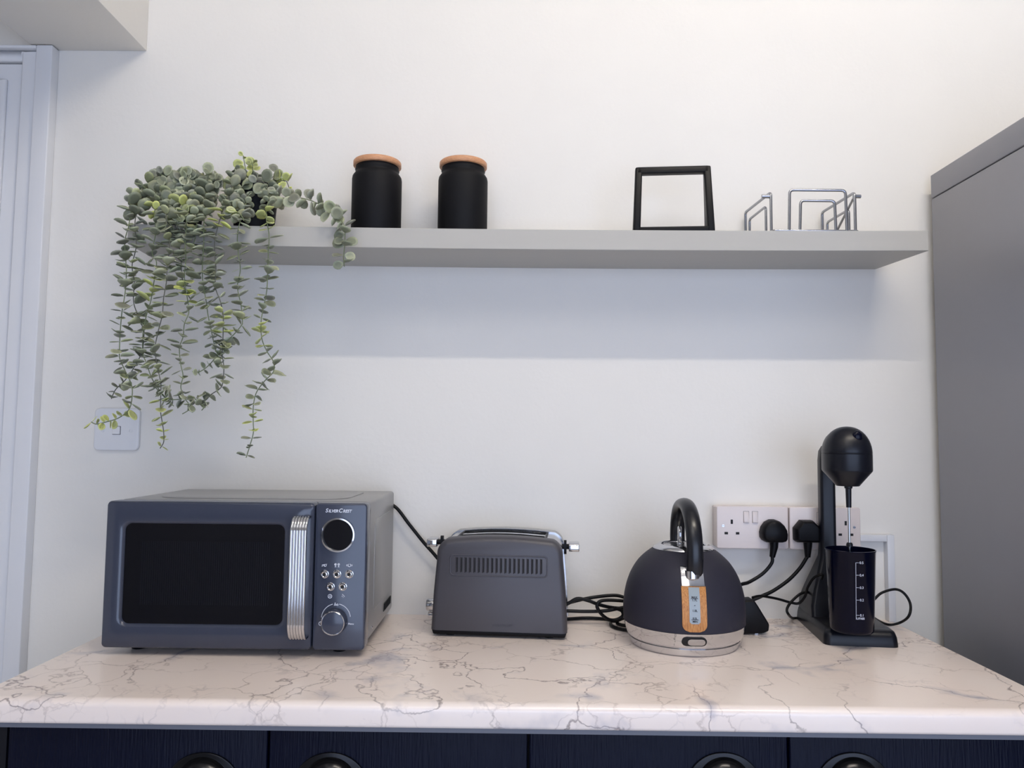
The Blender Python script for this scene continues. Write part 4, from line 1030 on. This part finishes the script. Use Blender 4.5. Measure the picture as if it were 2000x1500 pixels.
hang(PL, [(890, 290), (870, 330), (858, 430), (850, 580), (850, 700), (840, 860), (845, 980), (865, 1090), (880, 1200), (905, 1320), (930, 1430)], [(955, 350), (985, 430)], size=.0195)
hang(PL, [(560, 400), (590, 520), (640, 600), (660, 700)], [], yj=.004, size=.020, face=.4)
hang(PL, [(800, 380), (760, 480), (680, 560), (620, 640)], [], yj=.004, size=.020, face=.4)
hang(PL, [(780, 330), (780, 450), (800, 560), (790, 660), (760, 760)], [], yj=.008, size=.020)
# lower swag
hang(PL, [], [(500, 540), (540, 590), (600, 640), (700, 640), (760, 620), (800, 650), (850, 690), (835, 720)], yj=-.002, size=.018)
# right plant strands
hang(PR, [(1090, 250), (1060, 260), (1040, 330), (1000, 440), (960, 540), (935, 640), (925, 720), (935, 880), (930, 1000), (965, 1100), (985, 1200), (985, 1320), (980, 1430)], [(980, 340), (990, 420), (985, 500), (970, 560), (900, 610), (860, 650), (800, 660), (750, 700)], young=((.22, .3), (.6, .68)))
hang(PR, [(1150, 330), (1150, 400), (1110, 520), (1085, 640), (1090, 760), (1105, 880), (1085, 1000), (1110, 1130), (1120, 1240)], [(1110, 130), (1060, 190), (990, 260), (940, 340), (880, 410), (820, 450), (770, 450)], size=.017, yj=.004)
hang(PR, [(1270, 280), (1300, 380), (1285, 500), (1305, 640), (1300, 760), (1295, 900), (1290, 1020), (1270, 1130), (1250, 1240), (1255, 1360), (1290, 1450)], [(1335, 380), (1335, 450), (1270, 520), (1215, 600), (1195, 700), (1195, 800), (1195, 880), (1170, 970), (1145, 1050)], size=.0175, young=((.2, .28), (.55, .63), (.86, .93)))
hang(PR, [(1020, 400), (1060, 460), (1110, 500), (1130, 540)], [], y0=-.13, size=.019, face=.3)
def free(parent, pts, **k): strand(parent, [at(*A2(x, y), yy) for x, y, yy in pts], **k)
free(PR, [(1260, 320, -.10), (1400, 380, -.12), (1490, 375, -.14), (1600, 400, -.155), (1700, 450, -.165), (1780, 510, -.175), (1828, 570, -.185), (1835, 650, -.19), (1830, 740, -.19), (1825, 800, -.19), (1830, 860, -.19)], size=.0195, sp=.013, face=.45, endsize=.9)
free(PR, [(1180, 350, -.09), (1160, 260, -.09), (1140, 170, -.09), (1125, 85, -.09)], size=.019, sp=.011, face=.7, young=((.6, 1),))
free(PR, [(1170, 300, -.10), (1185, 220, -.10), (1190, 150, -.11), (1180, 110, -.11)], size=.015, sp=.010, face=.8, young=((.5, 1),))
free(PR, [(1260, 340, -.09), (1290, 270, -.09), (1350, 220, -.09), (1385, 185, -.09)], size=.019, sp=.012, face=.7)
free(PR, [(1280, 340, -.09), (1360, 280, -.10), (1420, 260, -.10), (1445, 310, -.10)], size=.016, sp=.011, face=.75, young=((.5, 1),))
free(PR, [(1120, 340, -.11), (1080, 290, -.11), (1075, 220, -.10), (1065, 175, -.10)], size=.019, sp=.012, face=.7)
free(PR, [(1180, 360, -.12), (1200, 290, -.13), (1260, 270, -.13), (1320, 330, -.13)], size=.021, sp=.012, face=.7)
free(PR, [(1150, 360, -.12), (1110, 310, -.13), (1140, 350, -.14), (1170, 400, -.14)], size=.020, sp=.012, face=.6)
# dense crown of the left plant
def crown(parent, pts, n_, yr, **k):
    for _ in range(n_):
        (x, y) = RNG.choice(pts); yy = RNG.uniform(*yr); x += RNG.uniform(-25, 25); y += RNG.uniform(-20, 20)
        cxp = 690
        free(parent, [(cxp+(x-cxp)*.2, 370, -.088), (cxp+(x-cxp)*.6, min(370, y+40), (-.088+yy)/2), (x, y, yy)], sp=.012, face=.7, **k)
crown(PL, [(470, 240), (560, 220), (600, 200), (640, 230), (700, 250), (560, 300), (620, 330), (700, 300)], 11, (-.15, -.07), size=.020)
crown(PL, [(780, 250), (830, 240), (880, 250), (920, 220), (970, 250), (1010, 290), (850, 330), (930, 330), (780, 330), (1000, 380), (900, 400), (840, 400)], 14, (-.15, -.06), size=.019)
crown(PL, [(640, 215), (680, 230), (720, 240), (700, 270), (660, 260)], 5, (-.15, -.12), size=.020)
crown(PL, [(640, 400), (700, 420), (780, 400), (720, 500), (790, 500), (650, 520)], 6, (-.165, -.14), size=.020)
